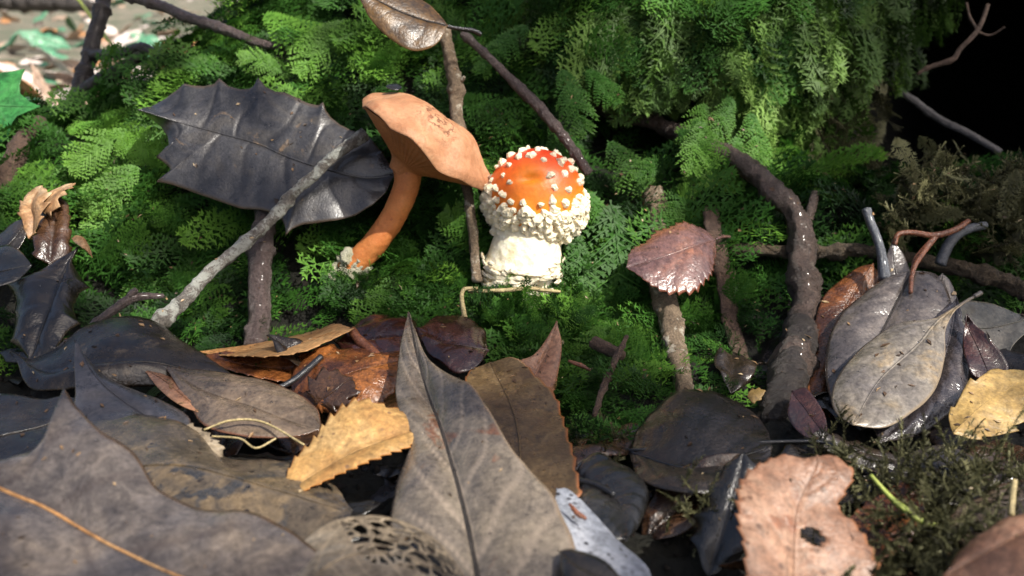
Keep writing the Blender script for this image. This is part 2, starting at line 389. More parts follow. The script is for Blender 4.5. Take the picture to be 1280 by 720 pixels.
# ------------------------------------------------------------------ leaf builder
def loft(mid, left, right, n=120, m=13, saw=None, bulge=0.0, curl=0.0, wav=.05, vein=(9, .25, .012), thick=.022,
         toward=None, net=None, bites=(), seed=0, fold=0.0):
    """mid/left/right: dense polylines (cm) from base to tip -> mesh data"""
    M, Lf, Rt = resample(mid, n), resample(left, n), resample(right, n)
    u = np.linspace(0, 1, n)
    T = np.gradient(M, axis=0); T /= np.linalg.norm(T, axis=1, keepdims=True) + 1e-9
    W = Rt - Lf
    Nn = np.cross(T, W); ln = np.linalg.norm(Nn, axis=1, keepdims=True)
    Nn = Nn / (ln + 1e-9)
    mean = Nn[n // 5: 4 * n // 5].mean(0)
    tw = toward if toward is not None else (CAMP - M[n // 2])
    if mean @ tw < 0: Nn = -Nn; mean = -mean
    Nn[:4] = Nn[4]; Nn[-4:] = Nn[-5]
    for _ in range(4): Nn[1:-1] = (Nn[:-2] + Nn[1:-1] + Nn[2:]) / 3
    Nn /= np.linalg.norm(Nn, axis=1, keepdims=True) + 1e-9
    vv = np.linspace(-1, 1, 2 * m + 1)
    G = np.zeros((n, len(vv), 3)); VE = np.zeros((n, len(vv))); ED = np.zeros((n, len(vv)))
    wid = np.linalg.norm(W, axis=1)
    for j, v in enumerate(vv):
        a = abs(v); E = Lf if v < 0 else Rt
        off = E - M
        if saw:
            ph = u * saw[0] + (0.37 if v > 0 else 0)
            tooth = (ph % 1.0) ** 1.3 - .45
            jag = np.array([mnoise.noise(Vector((x * saw[0] * .5, v, seed))) for x in u])
            fac = 1 + a ** 6 * (saw[1] * tooth + saw[1] * .6 * jag) * np.sin(np.pi * np.clip(u, .02, .98)) ** .3
            off = off * fac[:, None]
        ph = (u - vein[1] * a) * vein[0] + (.5 if v < 0 else 0) + .12 * np.sin(u * 17 + v * 3 + seed)
        dist = np.abs(ph - np.round(ph))
        vm = np.exp(-(dist / .06) ** 2) * (1 - .45 * a) * (1 - np.exp(-(a / .05) ** 2) * 0)
        vm = np.maximum(vm, np.exp(-(a / .035) ** 2))
        puff = np.cos(dist * 2 * np.pi) * -.5
        h = bulge * 4 * a * (1 - a) + curl * a ** 3 - fold * (1 - a) ** 2
        h = h * wid / (wid.max() + 1e-9) + vein[2] * (.45 * puff * min(1, 3 * a) * (1 - a * .4) - vm * 1.0)
        P = M + off * a + Nn * h[:, None]
        if wav:
            for i in range(n):
                q = P[i]
                P[i] = q + Nn[i] * wav * (mnoise.noise(Vector(q) * .55 + Vector((seed, 0, 0))) * 1.6 + .5 * mnoise.noise(Vector(q) * 1.7 + Vector((0, seed, 0)))) * (.25 + .75 * a)
        G[:, j] = P; VE[:, j] = vm; ED[:, j] = a
    # resampled width can be tiny: give edge as distance in cm instead of fraction
    F = grid_faces(n, len(vv))
    V = G.reshape(-1, 3)
    keep = np.ones(len(F), bool)
    cu = np.repeat((u[:-1] + u[1:]) / 2, len(vv) - 1); cv = np.tile((vv[:-1] + vv[1:]) / 2, n - 1)
    for (bu, bv, br) in bites:
        L = max(1e-3, np.linalg.norm(np.diff(M, axis=0), axis=1).sum()); ww = max(1e-3, wid.max() / 2)
        jit = np.array([.25 * mnoise.noise(Vector((a_ * 14, b_ * 7, seed))) for a_, b_ in zip(cu, cv)])
        keep &= np.hypot((cu - bu) * L, (cv - bv) * ww) > br * (1 + jit)
    if net:
        r = np.random.default_rng(seed + 5)
        L = np.linalg.norm(np.diff(M, axis=0), axis=1).sum(); ww = wid.max() / 2
        S = np.stack([r.uniform(0, L, net['n']), r.uniform(-ww, ww, net['n'])], 1)
        Q = np.stack([cu * L, cv * ww], 1)
        D = np.sort(np.linalg.norm(Q[:, None] - S[None], axis=2), axis=1)
        inside = net['f'](cu, cv)
        keep &= ~(inside & (D[:, 1] - D[:, 0] > net['w']))
    F = F[keep]
    nb = len(V)
    if thick:
        gn = grid_normals(G); 
        if (gn.reshape(-1, 3).mean(0) @ mean) < 0: gn = -gn
        Vb = V - gn.reshape(-1, 3) * thick
        # rim
        from collections import Counter
        e = np.concatenate([F[:, [0, 1]], F[:, [1, 2]], F[:, [2, 3]], F[:, [3, 0]]])
        key = np.sort(e, 1); _, inv, cnt = np.unique(key, axis=0, return_inverse=True, return_counts=True)
        be = e[cnt[inv.ravel()] == 1]
        rim = np.stack([be[:, 1], be[:, 0], be[:, 0] + nb, be[:, 1] + nb], 1)
        F = np.concatenate([F, F[:, ::-1] + nb, rim]); V = np.concatenate([V, Vb])
        VE = np.concatenate([VE.ravel(), VE.ravel()]); ED = np.concatenate([ED.ravel(), ED.ravel()])
    # line the midrib lies on
    line = G[:, m] - Nn * 0.0
    return V, F, VE.ravel(), ED.ravel(), line, Nn

def used(V, F, *attrs):
    ids = np.unique(F); mp = np.zeros(len(V), int); mp[ids] = np.arange(len(ids))
    return (V[ids], mp[F]) + tuple(a[ids] for a in attrs)

def tube_mesh(P, R, sides=10, rough=.0, seed=0, flat=None, name='tube', knots=0):
    """P (n,3) cm polyline, R (n,) radii cm"""
    n = len(P)
    T = np.gradient(P, axis=0); T /= np.linalg.norm(T, axis=1, keepdims=True) + 1e-9
    ref = np.array([.31, .2, .93]); 
    if abs(T.mean(0) @ ref) > .9 * np.linalg.norm(T.mean(0)): ref = np.array([.9, -.3, .1])
    V = []
    X = np.cross(T[0], ref); X /= np.linalg.norm(X)
    kn = [(random.random(), random.uniform(.15, .4)) for _ in range(knots)]
    for i in range(n):
        X = X - T[i] * (X @ T[i]); X /= np.linalg.norm(X) + 1e-9
        Y = np.cross(T[i], X)
        r = R[i]
        for (kt, ka) in kn: r *= 1 + ka * math.exp(-((i / n - kt) / .018) ** 2)
        for s in range(sides):
            a = 2 * math.pi * s / sides
            dvec = X * math.cos(a) + Y * math.sin(a) * (flat or 1.0)
            k = 1.0
            if rough:
                q = P[i] * .9 + dvec * 1.3
                k += rough * (fbm(Vector(q) + Vector((seed, 0, 0)), 1.6, 3)) + rough * .9 * mnoise.noise(Vector(q * 5.5)) + rough * .5 * mnoise.noise(Vector(q * 12))
            V.append(P[i] + dvec * r * k)
    V = np.array(V)
    F = []
    for i in range(n - 1):
        for s in range(sides):
            a, b = i * sides + s, i * sides + (s + 1) % sides
            F.append((a, b, b + sides, a + sides))
    c0 = len(V); V = np.vstack([V, P[0] - T[0] * R[0] * .25, P[-1] + T[-1] * R[-1] * .35])
    for s in range(sides):
        F.append((c0, (s + 1) % sides, s)); b = (n - 1) * sides
        F.append((c0 + 1, b + s, b + (s + 1) % sides))
    return V, F

def px_poly(pts, smooth=True, per=14):
    P = ats(pts)
    return catmull(P, per) if smooth else P

def holly_edge(pts, mid, sag):
    """pts world control points; arcs between them sag towards the midrib"""
    P = np.asarray(pts); out = []
    cm = np.asarray(mid)
    for a, b in zip(P[:-1], P[1:]):
        L = np.linalg.norm(b - a); c = (a + b) / 2
        tgt = cm[np.argmin(np.linalg.norm(cm - c, axis=1))]
        d = tgt - c; d = d / (np.linalg.norm(d) + 1e-9)
        t = np.linspace(0, 1, 14, endpoint=False)[:, None]
        out.append(a + (b - a) * t + d * sag * L * (4 * t * (1 - t)) ** .8)
    out.append(P[-1:])
    return np.vstack(out)

SEED = [0]
def leaf(name, label, mid, left, right, mat, cat='leaf', group=None, holly=0.0, stalk=None, rib=.06, rib_mat=None,
         smooth=True, stalk_mat=None, stalk_r=None, **kw):
    SEED[0] += 1
    kw.setdefault('seed', SEED[0])
    M = px_poly(mid)
    b, t = M[0], M[-1]
    def edge(E):
        P = np.vstack([b, ats(E), t])
        if holly: return holly_edge(P, M, holly)
        return catmull(P, 12) if smooth else P
    V, F, VE, ED, line, Nn = loft(M, edge(left), edge(right), **kw)
    V, F, VE, ED = used(V, F, VE, ED)
    root = empty(name, b)
    tag(root, label, cat, group)
    me = mesh_np('blade', V - b, F)
    attr(me, 'vein', VE); attr(me, 'edge', ED)
    link('blade', me, MATS[mat], root)
    if rib:
        n = len(line)
        s0, s1 = (2, n - 3)
        L = line[s0:s1:2] + Nn[s0:s1:2] * .012 - b
        R = np.linspace(rib, rib * .25, len(L))
        V2, F2 = tube_mesh(L, R, 7, .1, SEED[0])
        link('midrib', mesh_np('midrib', V2, F2), MATS[rib_mat or mat], root)
    if stalk:
        S = catmull(np.vstack([b, ats(stalk)]), 10) - b
        r0 = stalk_r or rib * 1.25
        V2, F2 = tube_mesh(S, np.linspace(r0, r0 * 1.3, len(S)), 8, .15, SEED[0])
        link('stalk', mesh_np('stalk', V2, F2), MATS[stalk_mat or rib_mat or mat], root)
    return root

def twig_geo(pts, base, rough=.18, sides=16, knots=3, step=.07, flat=None):
    P = ats([p[:3] for p in pts]); R = np.array([p[3] * p[2] / FPX for p in pts])
    Q = catmull(np.hstack([P, R[:, None]]), 16)
    L = np.linalg.norm(np.diff(Q[:, :3], axis=0), axis=1).sum()
    Q = resample(Q, int(min(260, max(12, L / step))))
    SEED[0] += 1
    # small kinks so that it does not read as a swept tube
    for i in range(len(Q)):
        k = Q[i, 3] * .35
        Q[i, :3] += np.array([mnoise.noise(Vector(Q[i, :3]) * .9 + Vector((a, SEED[0], 0))) for a in (0, 9, 18)]) * k
    V, F = tube_mesh(Q[:, :3] - base, Q[:, 3], sides, rough, SEED[0], flat, knots=knots)
    return V, F

def twig(name, label, pts, mat, cat='twig', group=None, branches=(), part='branch', **kw):
    b = at(*pts[0][:3])
    root = empty(name, b); tag(root, label, cat, group)
    V, F = twig_geo(pts, b, **kw)
    link('stem', mesh_np('stem', V, F), MATS[mat], root)
    for br in branches:
        kw2 = dict(kw); kw2['knots'] = 0
        V, F = twig_geo(br, b, **kw2)
        link(part, mesh_np(part, V, F), MATS[mat], root)
    return root

# ------------------------------------------------------------------ moss
def frond(seed, pairs=13, nl=7, wide=.42, droop=.22, leaf_len=.092, ang=52):
    r = np.random.default_rng(seed)
    V, F, T = [], [], []
    def axis(t): return np.array([.03 * math.sin(3 * t + seed), t, droop * (t * .9 - 1.5 * t * t)])
    def tri(p, d, nrm, l, wd, tip):
        d = d / (np.linalg.norm(d) + 1e-9)
        s = np.cross(d, nrm); s /= np.linalg.norm(s) + 1e-9
        k = len(V)
        V.extend([p - s * wd * .5, p + d * l + nrm * l * r.uniform(-.25, .35), p + s * wd * .5])
        F.append((k, k + 1, k + 2)); T.extend([tip] * 3)
    Z = np.array([0, 0, 1.0])
    for i in range(24):
        t = i / 24; tri(axis(t), axis(t + .06) - axis(t), Z, .07, .022 * (1 - .5 * t), t * .6)
    for i in range(pairs):
        t = (i + .9) / (pairs + .6)
        ln = wide * (math.sin(math.pi * min(1, t * .93 + .05)) ** .75) * r.uniform(.8, 1.12) * (1.05 - .25 * t)
        for sgn in (-1, 1):
            if r.random() < .06: continue
            a = math.radians(ang + r.uniform(-9, 9))
            d0 = np.array([sgn * math.sin(a), math.cos(a), r.uniform(-.12, .1)])
            b = axis(t + r.uniform(-.012, .012)); m = max(3, int(nl * (.45 + .55 * ln / wide)))
            tri(b, d0, Z, ln, .016, t)
            for j in range(m):
                s = (j + .6) / (m + .1)
                p = b + d0 * ln * s + np.array([0, .10 * ln * s * s, -.35 * ln * s * s])
                for g in (-1, 1):
                    a2 = math.radians(r.uniform(38, 62))
                    c, q = math.cos(a2), math.sin(a2) * g
                    dd = np.array([d0[0] * c - d0[1] * q, d0[0] * q + d0[1] * c, d0[2] + r.uniform(-.2, .35)])
                    tri(p, dd, Z, leaf_len * (1.25 - .65 * s) * r.uniform(.8, 1.3), .044, .35 * t + .5 * s)
            tri(b + d0 * ln * .95 + np.array([0, .1 * ln, -.33 * ln]), d0, Z, .055, .022, .35 * t + .6)
    return np.array(V), np.array(F), np.array(T)

def strand(seed, n=34):
    """cylindrical little-leaved strand, length 1 along +Y"""
    r = np.random.default_rng(seed); V, F, T = [], [], []
    def ax(t): return np.array([.06 * math.sin(4 * t + seed), t, .10 * t - .16 * t * t])
    for i in range(n):
        t = i / n
        for k in range(4):
            a = r.uniform(0, 6.28); d = np.array([math.cos(a) * .75, .75, math.sin(a) * .75])
            s = np.array([-math.sin(a), 0, math.cos(a)])
            l = .085 * (1.1 - .6 * t) * r.uniform(.7, 1.3); p = ax(t); q = len(V)
            V.extend([p - s * .014, p + d * l, p + s * .014]); F.append((q, q + 1, q + 2)); T.extend([t * .8] * 3)
    for i in range(8):
        t = r.uniform(.15, .8); sgn = r.choice([-1, 1]); b = ax(t); d0 = np.array([sgn * .7, .7, r.uniform(-.4, .4)]); ln = r.uniform(.12, .26)
        for j in range(7):
            s = j / 7; p = b + d0 * ln * s
            for g in range(3):
                a = r.uniform(0, 6.28); d = d0 * .6 + np.array([math.cos(a), 0, math.sin(a)]) * .6
                sd = np.cross(d, [0, .3, 1]); sd /= np.linalg.norm(sd); q = len(V)
                V.extend([p - sd * .012, p + d * .06, p + sd * .012]); F.append((q, q + 1, q + 2)); T.extend([.3 + s * .6] * 3)
    return np.array(V), np.array(F), np.array(T)

FRONDS = [frond(s, 10 + s % 4, 5, .36 + .05 * (s % 3), .18 + .05 * (s % 4)) for s in range(6)]
THIN = [frond(20 + s, 11, 4, .26 + .05 * s, .14, .105, 42) for s in range(4)]
STRANDS = [strand(s) for s in range(5)]
HERO = [frond(50 + s, 19, 8, .34 + .03 * s, .2, .05, 50) for s in range(4)]

def plant(name, label, items, protos, mat, cat='moss', parent=None):
    """items: list of (pos, dir, normal, length, tone)"""
    by = {}
    for k, it in enumerate(items): by.setdefault(k % len(protos), []).append(it)
    VV, FF, TT = [], [], []; off = 0
    for k, its in by.items():
        V, F, T = protos[k]
        P = np.array([i[0] for i in its]); D = np.array([i[1] for i in its]); Nn = np.array([i[2] for i in its])
        L = np.array([i[3] for i in its]); tn = np.array([i[4] for i in its])
        D /= np.linalg.norm(D, axis=1, keepdims=True) + 1e-9
        X = np.cross(D, Nn); X /= np.linalg.norm(X, axis=1, keepdims=True) + 1e-9
        Z = np.cross(X, D)
        W = P[:, None] + L[:, None, None] * (V[None, :, 0:1] * X[:, None] + V[None, :, 1:2] * D[:, None] + V[None, :, 2:3] * Z[:, None])
        m = len(V)
        VV.append(W.reshape(-1, 3)); FF.append((F[None] + (np.arange(len(its)) * m)[:, None, None]).reshape(-1, 3) + off)
        TT.append(np.clip(tn[:, None] + .35 * (T[None] - .4), 0, 1).ravel()); off += m * len(its)
    V = np.concatenate(VV); F = np.concatenate(FF)
    me = mesh_np(name, V, F, smooth=False); attr(me, 'tone', np.concatenate(TT))
    o = link(name, me, MATS[mat], parent); tag(o, label, cat, kind='stuff'); return o

def bank_points(n, f):
    """random points on the bank sheet kept with probability f(px,py)"""
    out = []; I, J = BANK.shape[:2]
    area = np.linalg.norm(np.cross(BANK[1:, :-1] - BANK[:-1, :-1], BANK[:-1, 1:] - BANK[:-1, :-1]), axis=2)
    pr = (area / area.sum()).ravel()
    idx = RNG.choice(len(pr), size=n * 30, p=pr)
    for q in idx:
        i, j = divmod(int(q), J - 1)
        a, b = RNG.random(2)
        p = BANK[i, j] + a * (BANK[i + 1, j] - BANK[i, j]) + b * (BANK[i, j + 1] - BANK[i, j])
        x, y, d = px_of(p)
        if x < -90 or x > 1370 or y < -90 or y > 800: continue
        if RNG.random() < f(x, y, d):
            out.append((p, BN[i, j], x, y, d))
            if len(out) >= n: break
    return out

def blob(x, y, cx, cy, rx, ry): return math.exp(-((x - cx) / rx) ** 2 - ((y - cy) / ry) ** 2)
def nz(x, y, s, k=0.0): return .5 + .5 * mnoise.noise(Vector((x * s, y * s, k)))

def feather_mask(x, y, d):
    if y > 560 or d > 41: return 0
    if y > 345:
        v = max(blob(x, y, 740, 430, 95, 130), .8 * blob(x, y, 900, 400, 50, 80), .9 * blob(x, y, 265, 400, 70, 60), .8 * blob(x, y, 560, 380, 140, 30), .5 * blob(x, y, 30, 440, 40, 30))
        return v * 1.2
    if x > 1050: return .9 if y > 238 else 0
    if x > 700 and 100 < y < 225: return .08
    return min(1, max(.04, (nz(x, y, .019, 7) - .36) * 4))
def make_feather():
    items = []
    for p, n, x, y, d in bank_points(1700, feather_mask):
        a = RNG.normal(0, 1.25)
        down = np.array([math.sin(a), -.35, -math.cos(a) * .75])
        down = down - n * (down @ n); down /= np.linalg.norm(down) + 1e-9
        lift = RNG.uniform(.10, .60)
        D = down + n * lift + np.array([0, -.1, .10])
        Nn = n + np.array([0, -.45, .30]) + RNG.normal(0, .22, 3)
        L = RNG.uniform(1.4, 3.2) * (.75 if y > 345 else 1.0)
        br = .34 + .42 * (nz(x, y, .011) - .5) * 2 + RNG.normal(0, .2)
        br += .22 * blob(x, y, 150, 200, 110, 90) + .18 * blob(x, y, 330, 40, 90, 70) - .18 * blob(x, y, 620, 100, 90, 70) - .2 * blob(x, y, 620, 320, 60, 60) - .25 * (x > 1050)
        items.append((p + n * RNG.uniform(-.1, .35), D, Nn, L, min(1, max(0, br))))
    hero = []
    for (x0, y0, x1, y1, d, t) in [(700, 85, 735, 160, 33.6, .5), (735, 85, 770, 125, 34, .45), (690, 150, 720, 200, 33, .45), (760, 175, 805, 235, 33.5, .6), (840, 195, 800, 225, 33.5, .5), (735, 235, 792, 345, 31.6, .6), (722, 290, 735, 400, 30.6, .55),
            (765, 250, 770, 400, 31, .5), (915, 120, 900, 175, 33.8, .6), (885, 130, 862, 185, 33.8, .7), (940, 140, 950, 200, 33.8, .6), (890, 165, 880, 225, 33.2, .75), (885, 190, 862, 245, 32.9, .7), (925, 170, 912, 232, 33.2, .65), (860, 230, 835, 275, 32.4, .55), (868, 148, 888, 205, 32.4, .65), (878, 150, 868, 212, 32.2, .7), (850, 160, 880, 190, 32.4, .55), (165, 165, 85, 205, 33, .8), (175, 205, 110, 262, 32.6, .75), (120, 165, 200, 185, 33.4, .85),
            (215, 215, 150, 175, 33.2, .7), (330, 15, 405, 62, 35.5, .8), (430, 25, 372, 85, 35.2, .75), (370, 95, 300, 70, 35.4, .7), (620, 330, 560, 265, 31.4, .6), (520, 345, 470, 385, 30.6, .55), (640, 395, 700, 430, 28.6, .55),
            (790, 400, 730, 450, 28.6, .6), (830, 470, 770, 420, 27.6, .55), (250, 300, 190, 262, 32, .55), (215, 340, 270, 395, 30.6, .6), (880, 400, 935, 350, 30.4, .5), (900, 440, 860, 385, 29.8, .5), (700, 470, 660, 520, 26, .5),
            (560, 120, 640, 160, 33.6, .42), (600, 200, 560, 255, 32.8, .45), (450, 100, 500, 60, 35, .6), (120, 330, 175, 290, 31, .6), (60, 200, 20, 225, 34, .55), (660, 30, 600, 85, 34.6, .5)]:
        a, b = at(x0, y0, d + .5), at(x1, y1, d - .6)
        D = b - a; hero.append((a, D, np.array([.1, -1, .45]) + RNG.normal(0, .2, 3), np.linalg.norm(D), t))
    plant('fern_moss', 'larger fern like moss fronds spreading flat over the carpet of moss', hero, HERO, 'feather_moss')
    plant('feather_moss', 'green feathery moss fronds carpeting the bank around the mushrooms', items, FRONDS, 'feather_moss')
    items = []
    def m2(x, y, d): return feather_mask(x, y, d) if y > 0 else .1
    for p, n, x, y, d in bank_points(2200, m2):
        D = n * RNG.uniform(.6, 1.2) + RNG.normal(0, .7, 3); Nn = RNG.normal(0, 1, 3)
        items.append((p, D, Nn, RNG.uniform(.5, 1.1), min(1, max(0, .25 + RNG.normal(0, .15)))))
    plant('short_moss', 'short dark green moss shoots under the feathery fronds', items, STRANDS, 'feather_moss')
make_feather()

def make_hanging():
    items, thin = [], []
    def hm(x, y, d):
        if d > 42 or y > 215: return 0
        if 560 < x < 1045 and y < (95 if x < 880 else 120): return 1 if x > 640 else .6 * (x - 540) / 100
        if 1045 <= x < 1190 and y < 25: return .7
        if 860 < x < 1010 and y < 290: return .8
        return 0
    for p, n, x, y, d in bank_points(1150, hm):
        D = np.array([RNG.normal(0, .28), -.10, -1.0]) + n * RNG.uniform(.05, .45)
        Nn = n + RNG.normal(0, .35, 3)
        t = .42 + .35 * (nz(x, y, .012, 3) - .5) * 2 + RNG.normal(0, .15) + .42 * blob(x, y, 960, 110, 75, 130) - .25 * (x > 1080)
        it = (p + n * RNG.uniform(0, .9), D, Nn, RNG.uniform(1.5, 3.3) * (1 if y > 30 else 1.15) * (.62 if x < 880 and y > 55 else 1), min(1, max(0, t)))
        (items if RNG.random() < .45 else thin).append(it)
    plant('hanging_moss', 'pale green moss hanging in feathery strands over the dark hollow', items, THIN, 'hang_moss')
    plant('hanging_moss_strand', 'thin stringy moss strands hanging among the pale fronds', thin, STRANDS, 'hang_moss')
make_hanging()

# ------------------------------------------------------------------ mushrooms
def k_cap_red():
    k = N('agaric_cap'); v = k.coord()
    n = k.noise(v, .55, 3, .5)
    sep = k.n('SeparateXYZ'); k.l(v, sep.inputs[0])
    hz = k.math('ADD', k.math('MULTIPLY', sep.outputs[2], .38), k.math('MULTIPLY', n, .5))
    col = k.ramp(hz, [(.05, (.85, .30, .03)), (.38, (.80, .20, .012)), (.62, (.72, .10, .008)), (.9, (.58, .045, .010))])
    dent = k.attr('dent')
    col = k.mix(dent, col, (.86, .27, .02))
    fine = k.noise(v, 5, 5); col = k.mix(1.0, col, k.ramp(fine, [(.3, .85), (.7, 1.1)]), 'MULTIPLY')
    b = k.bump(k.noise(v, 4, 8, .65), .3, .0012)
    MATS['agaric_cap'] = k.done(k.bsdf(col, k.math('ADD', k.math('MULTIPLY', k.noise(v, 3, 5), .35), .2), .45, b, .1, .25, .2, (.003, .0012, .0005)))
    k = N('agaric_flesh'); v = k.coord()
    n = k.noise(v, 2.0, 6, .65)
    col = k.ramp(n, [(.3, (.62, .53, .31)), (.5, (.80, .73, .53)), (.7, (.86, .81, .65))])
    b = k.bump(k.math('ADD', k.noise(v, 5, 8, .7), k.voro(v, 4)), .5, .0012)
    MATS['agaric_flesh'] = k.done(k.bsdf(col, .6, .35, b, 0, .2, .2, (.003, .002, .001)))
    k = N('agaric_wart'); v = k.coord()
    n = k.noise(v, 4.0, 5, .65)
    col = k.ramp(n, [(.3, (.62, .49, .29)), (.5, (.80, .72, .53)), (.7, (.86, .80, .64))])
    b = k.bump(k.noise(v, 9, 8, .7), .5, .001)
    MATS['agaric_wart'] = k.done(k.bsdf(col, .65, .3, b, 0, .2, .15, (.002, .0015, .001)))
    # brown mushroom
    k = N('brown_cap'); v = k.coord()
    n = k.noise(v, .8, 5, .6, .5)
    col = k.ramp(n, [(.3, (.31, .140, .066)), (.5, (.42, .210, .108)), (.7, (.50, .285, .160))])
    ctr = k.attr('ctr')
    cr = k.voro(v, 3.2, 'DISTANCE_TO_EDGE')
    ring = k.math('SINE', k.math('ADD', k.math('MULTIPLY', ctr, 48.0), k.math('MULTIPLY', k.noise(v, 2.2, 5, .7), 22.0)))
    wv = k.n('TexWave', wave_type='RINGS', rings_direction='Z'); wv.inputs['Scale'].default_value = 2.2; wv.inputs['Distortion'].default_value = 6.0
    wv.inputs['Detail'].default_value = 3; wv.inputs['Detail Scale'].default_value = 1.5; k.l(v, wv.inputs['Vector'])
    crack = k.math('MULTIPLY', k.ramp(ring, [(.55, 0.0), (.9, 1.0)]), k.ramp(ctr, [(.20, 1.0), (.36, 0.0)]))
    crack = k.math('MULTIPLY', crack, k.ramp(k.noise(v, 1.7, 3), [(.34, 0.0), (.46, 1.0)]))
    col = k.mix(k.math('MULTIPLY', crack, .9), col, (.11, .035, .015))
    st = k.noise(v, .9, 6, .7, 1.0); col = k.mix(k.math('MULTIPLY', k.ramp(st, [(.54, 0.0), (.64, 1.0)]), .6), col, (.32, .12, .05))
    fine = k.noise(v, 9, 6, .7); col = k.mix(1.0, col, k.ramp(fine, [(.3, .8), (.7, 1.12)]), 'MULTIPLY')
    b = k.bump(k.math('ADD', k.noise(v, 6, 7, .7), k.math('MULTIPLY', crack, -1.2)), .45, .0012)
    MATS['brown_cap'] = k.done(k.bsdf(col, .5, .4, b, 0, .2, .12, (.003, .0015, .0008)))
    k = N('brown_under'); v = k.coord()
    n = k.noise(v, 1.0, 5, .6)
    col = k.ramp(n, [(.3, (.36, .13, .042)), (.7, (.54, .22, .08))])
    fine = k.noise(v, 10, 6, .7); col = k.mix(1.0, col, k.ramp(fine, [(.3, .75), (.7, 1.15)]), 'MULTIPLY')
    b = k.bump(k.noise(v, 12, 6, .7), .5, .001)
    MATS['brown_under'] = k.done(k.bsdf(col, .65, .3, b, 0, .2, .15, (.003, .0012, .0006)))
    k = N('brown_stem'); v = k.coord()
    n = k.noise(v, 1.2, 5, .6)
    col = k.ramp(n, [(.3, (.44, .135, .035)), (.7, (.58, .22, .065))])
    bl = k.noise(v, 1.6, 4, .6, .5); col = k.mix(k.ramp(bl, [(.64, 0.0), (.67, .7)]), col, (.33, .085, .03))
    fine = k.noise(v, 12, 6, .7); col = k.mix(1.0, col, k.ramp(fine, [(.3, .82), (.7, 1.12)]), 'MULTIPLY')
    b = k.bump(k.noise(v, 10, 6, .7), .35, .001)
    MATS['brown_stem'] = k.done(k.bsdf(col, .5, .35, b, 0, .2, .15, (.003, .0012, .0006)))
    k = N('white_down'); v = k.coord()
    col = k.ramp(k.noise(v, 2.5, 6, .7), [(.3, (.40, .38, .24)), (.7, (.66, .64, .50))])
    MATS['white_down'] = k.done(k.bsdf(col, .8, .2, k.bump(k.noise(v, 9, 8, .8), 1.0, .002)))
k_cap_red()

def rot_z_to(axis):
    return Vector((0, 0, 1)).rotation_difference(Vector(axis)).to_matrix()

def lathe(prof, nseg=72, f=None):
    V, F = [], []
    for i, (r, z) in enumerate(prof):
        for s in range(nseg):
            a = 2 * math.pi * s / nseg
            rr, zz = (r, z) if f is None else f(r, z, a, i / (len(prof) - 1))
            V.append((rr * math.cos(a), rr * math.sin(a), zz))
    for i in range(len(prof) - 1):
        for s in range(nseg):
            a, b = i * nseg + s, i * nseg + (s + 1) % nseg
            F.append((a, b, b + nseg, a + nseg))
    return np.array(V), F

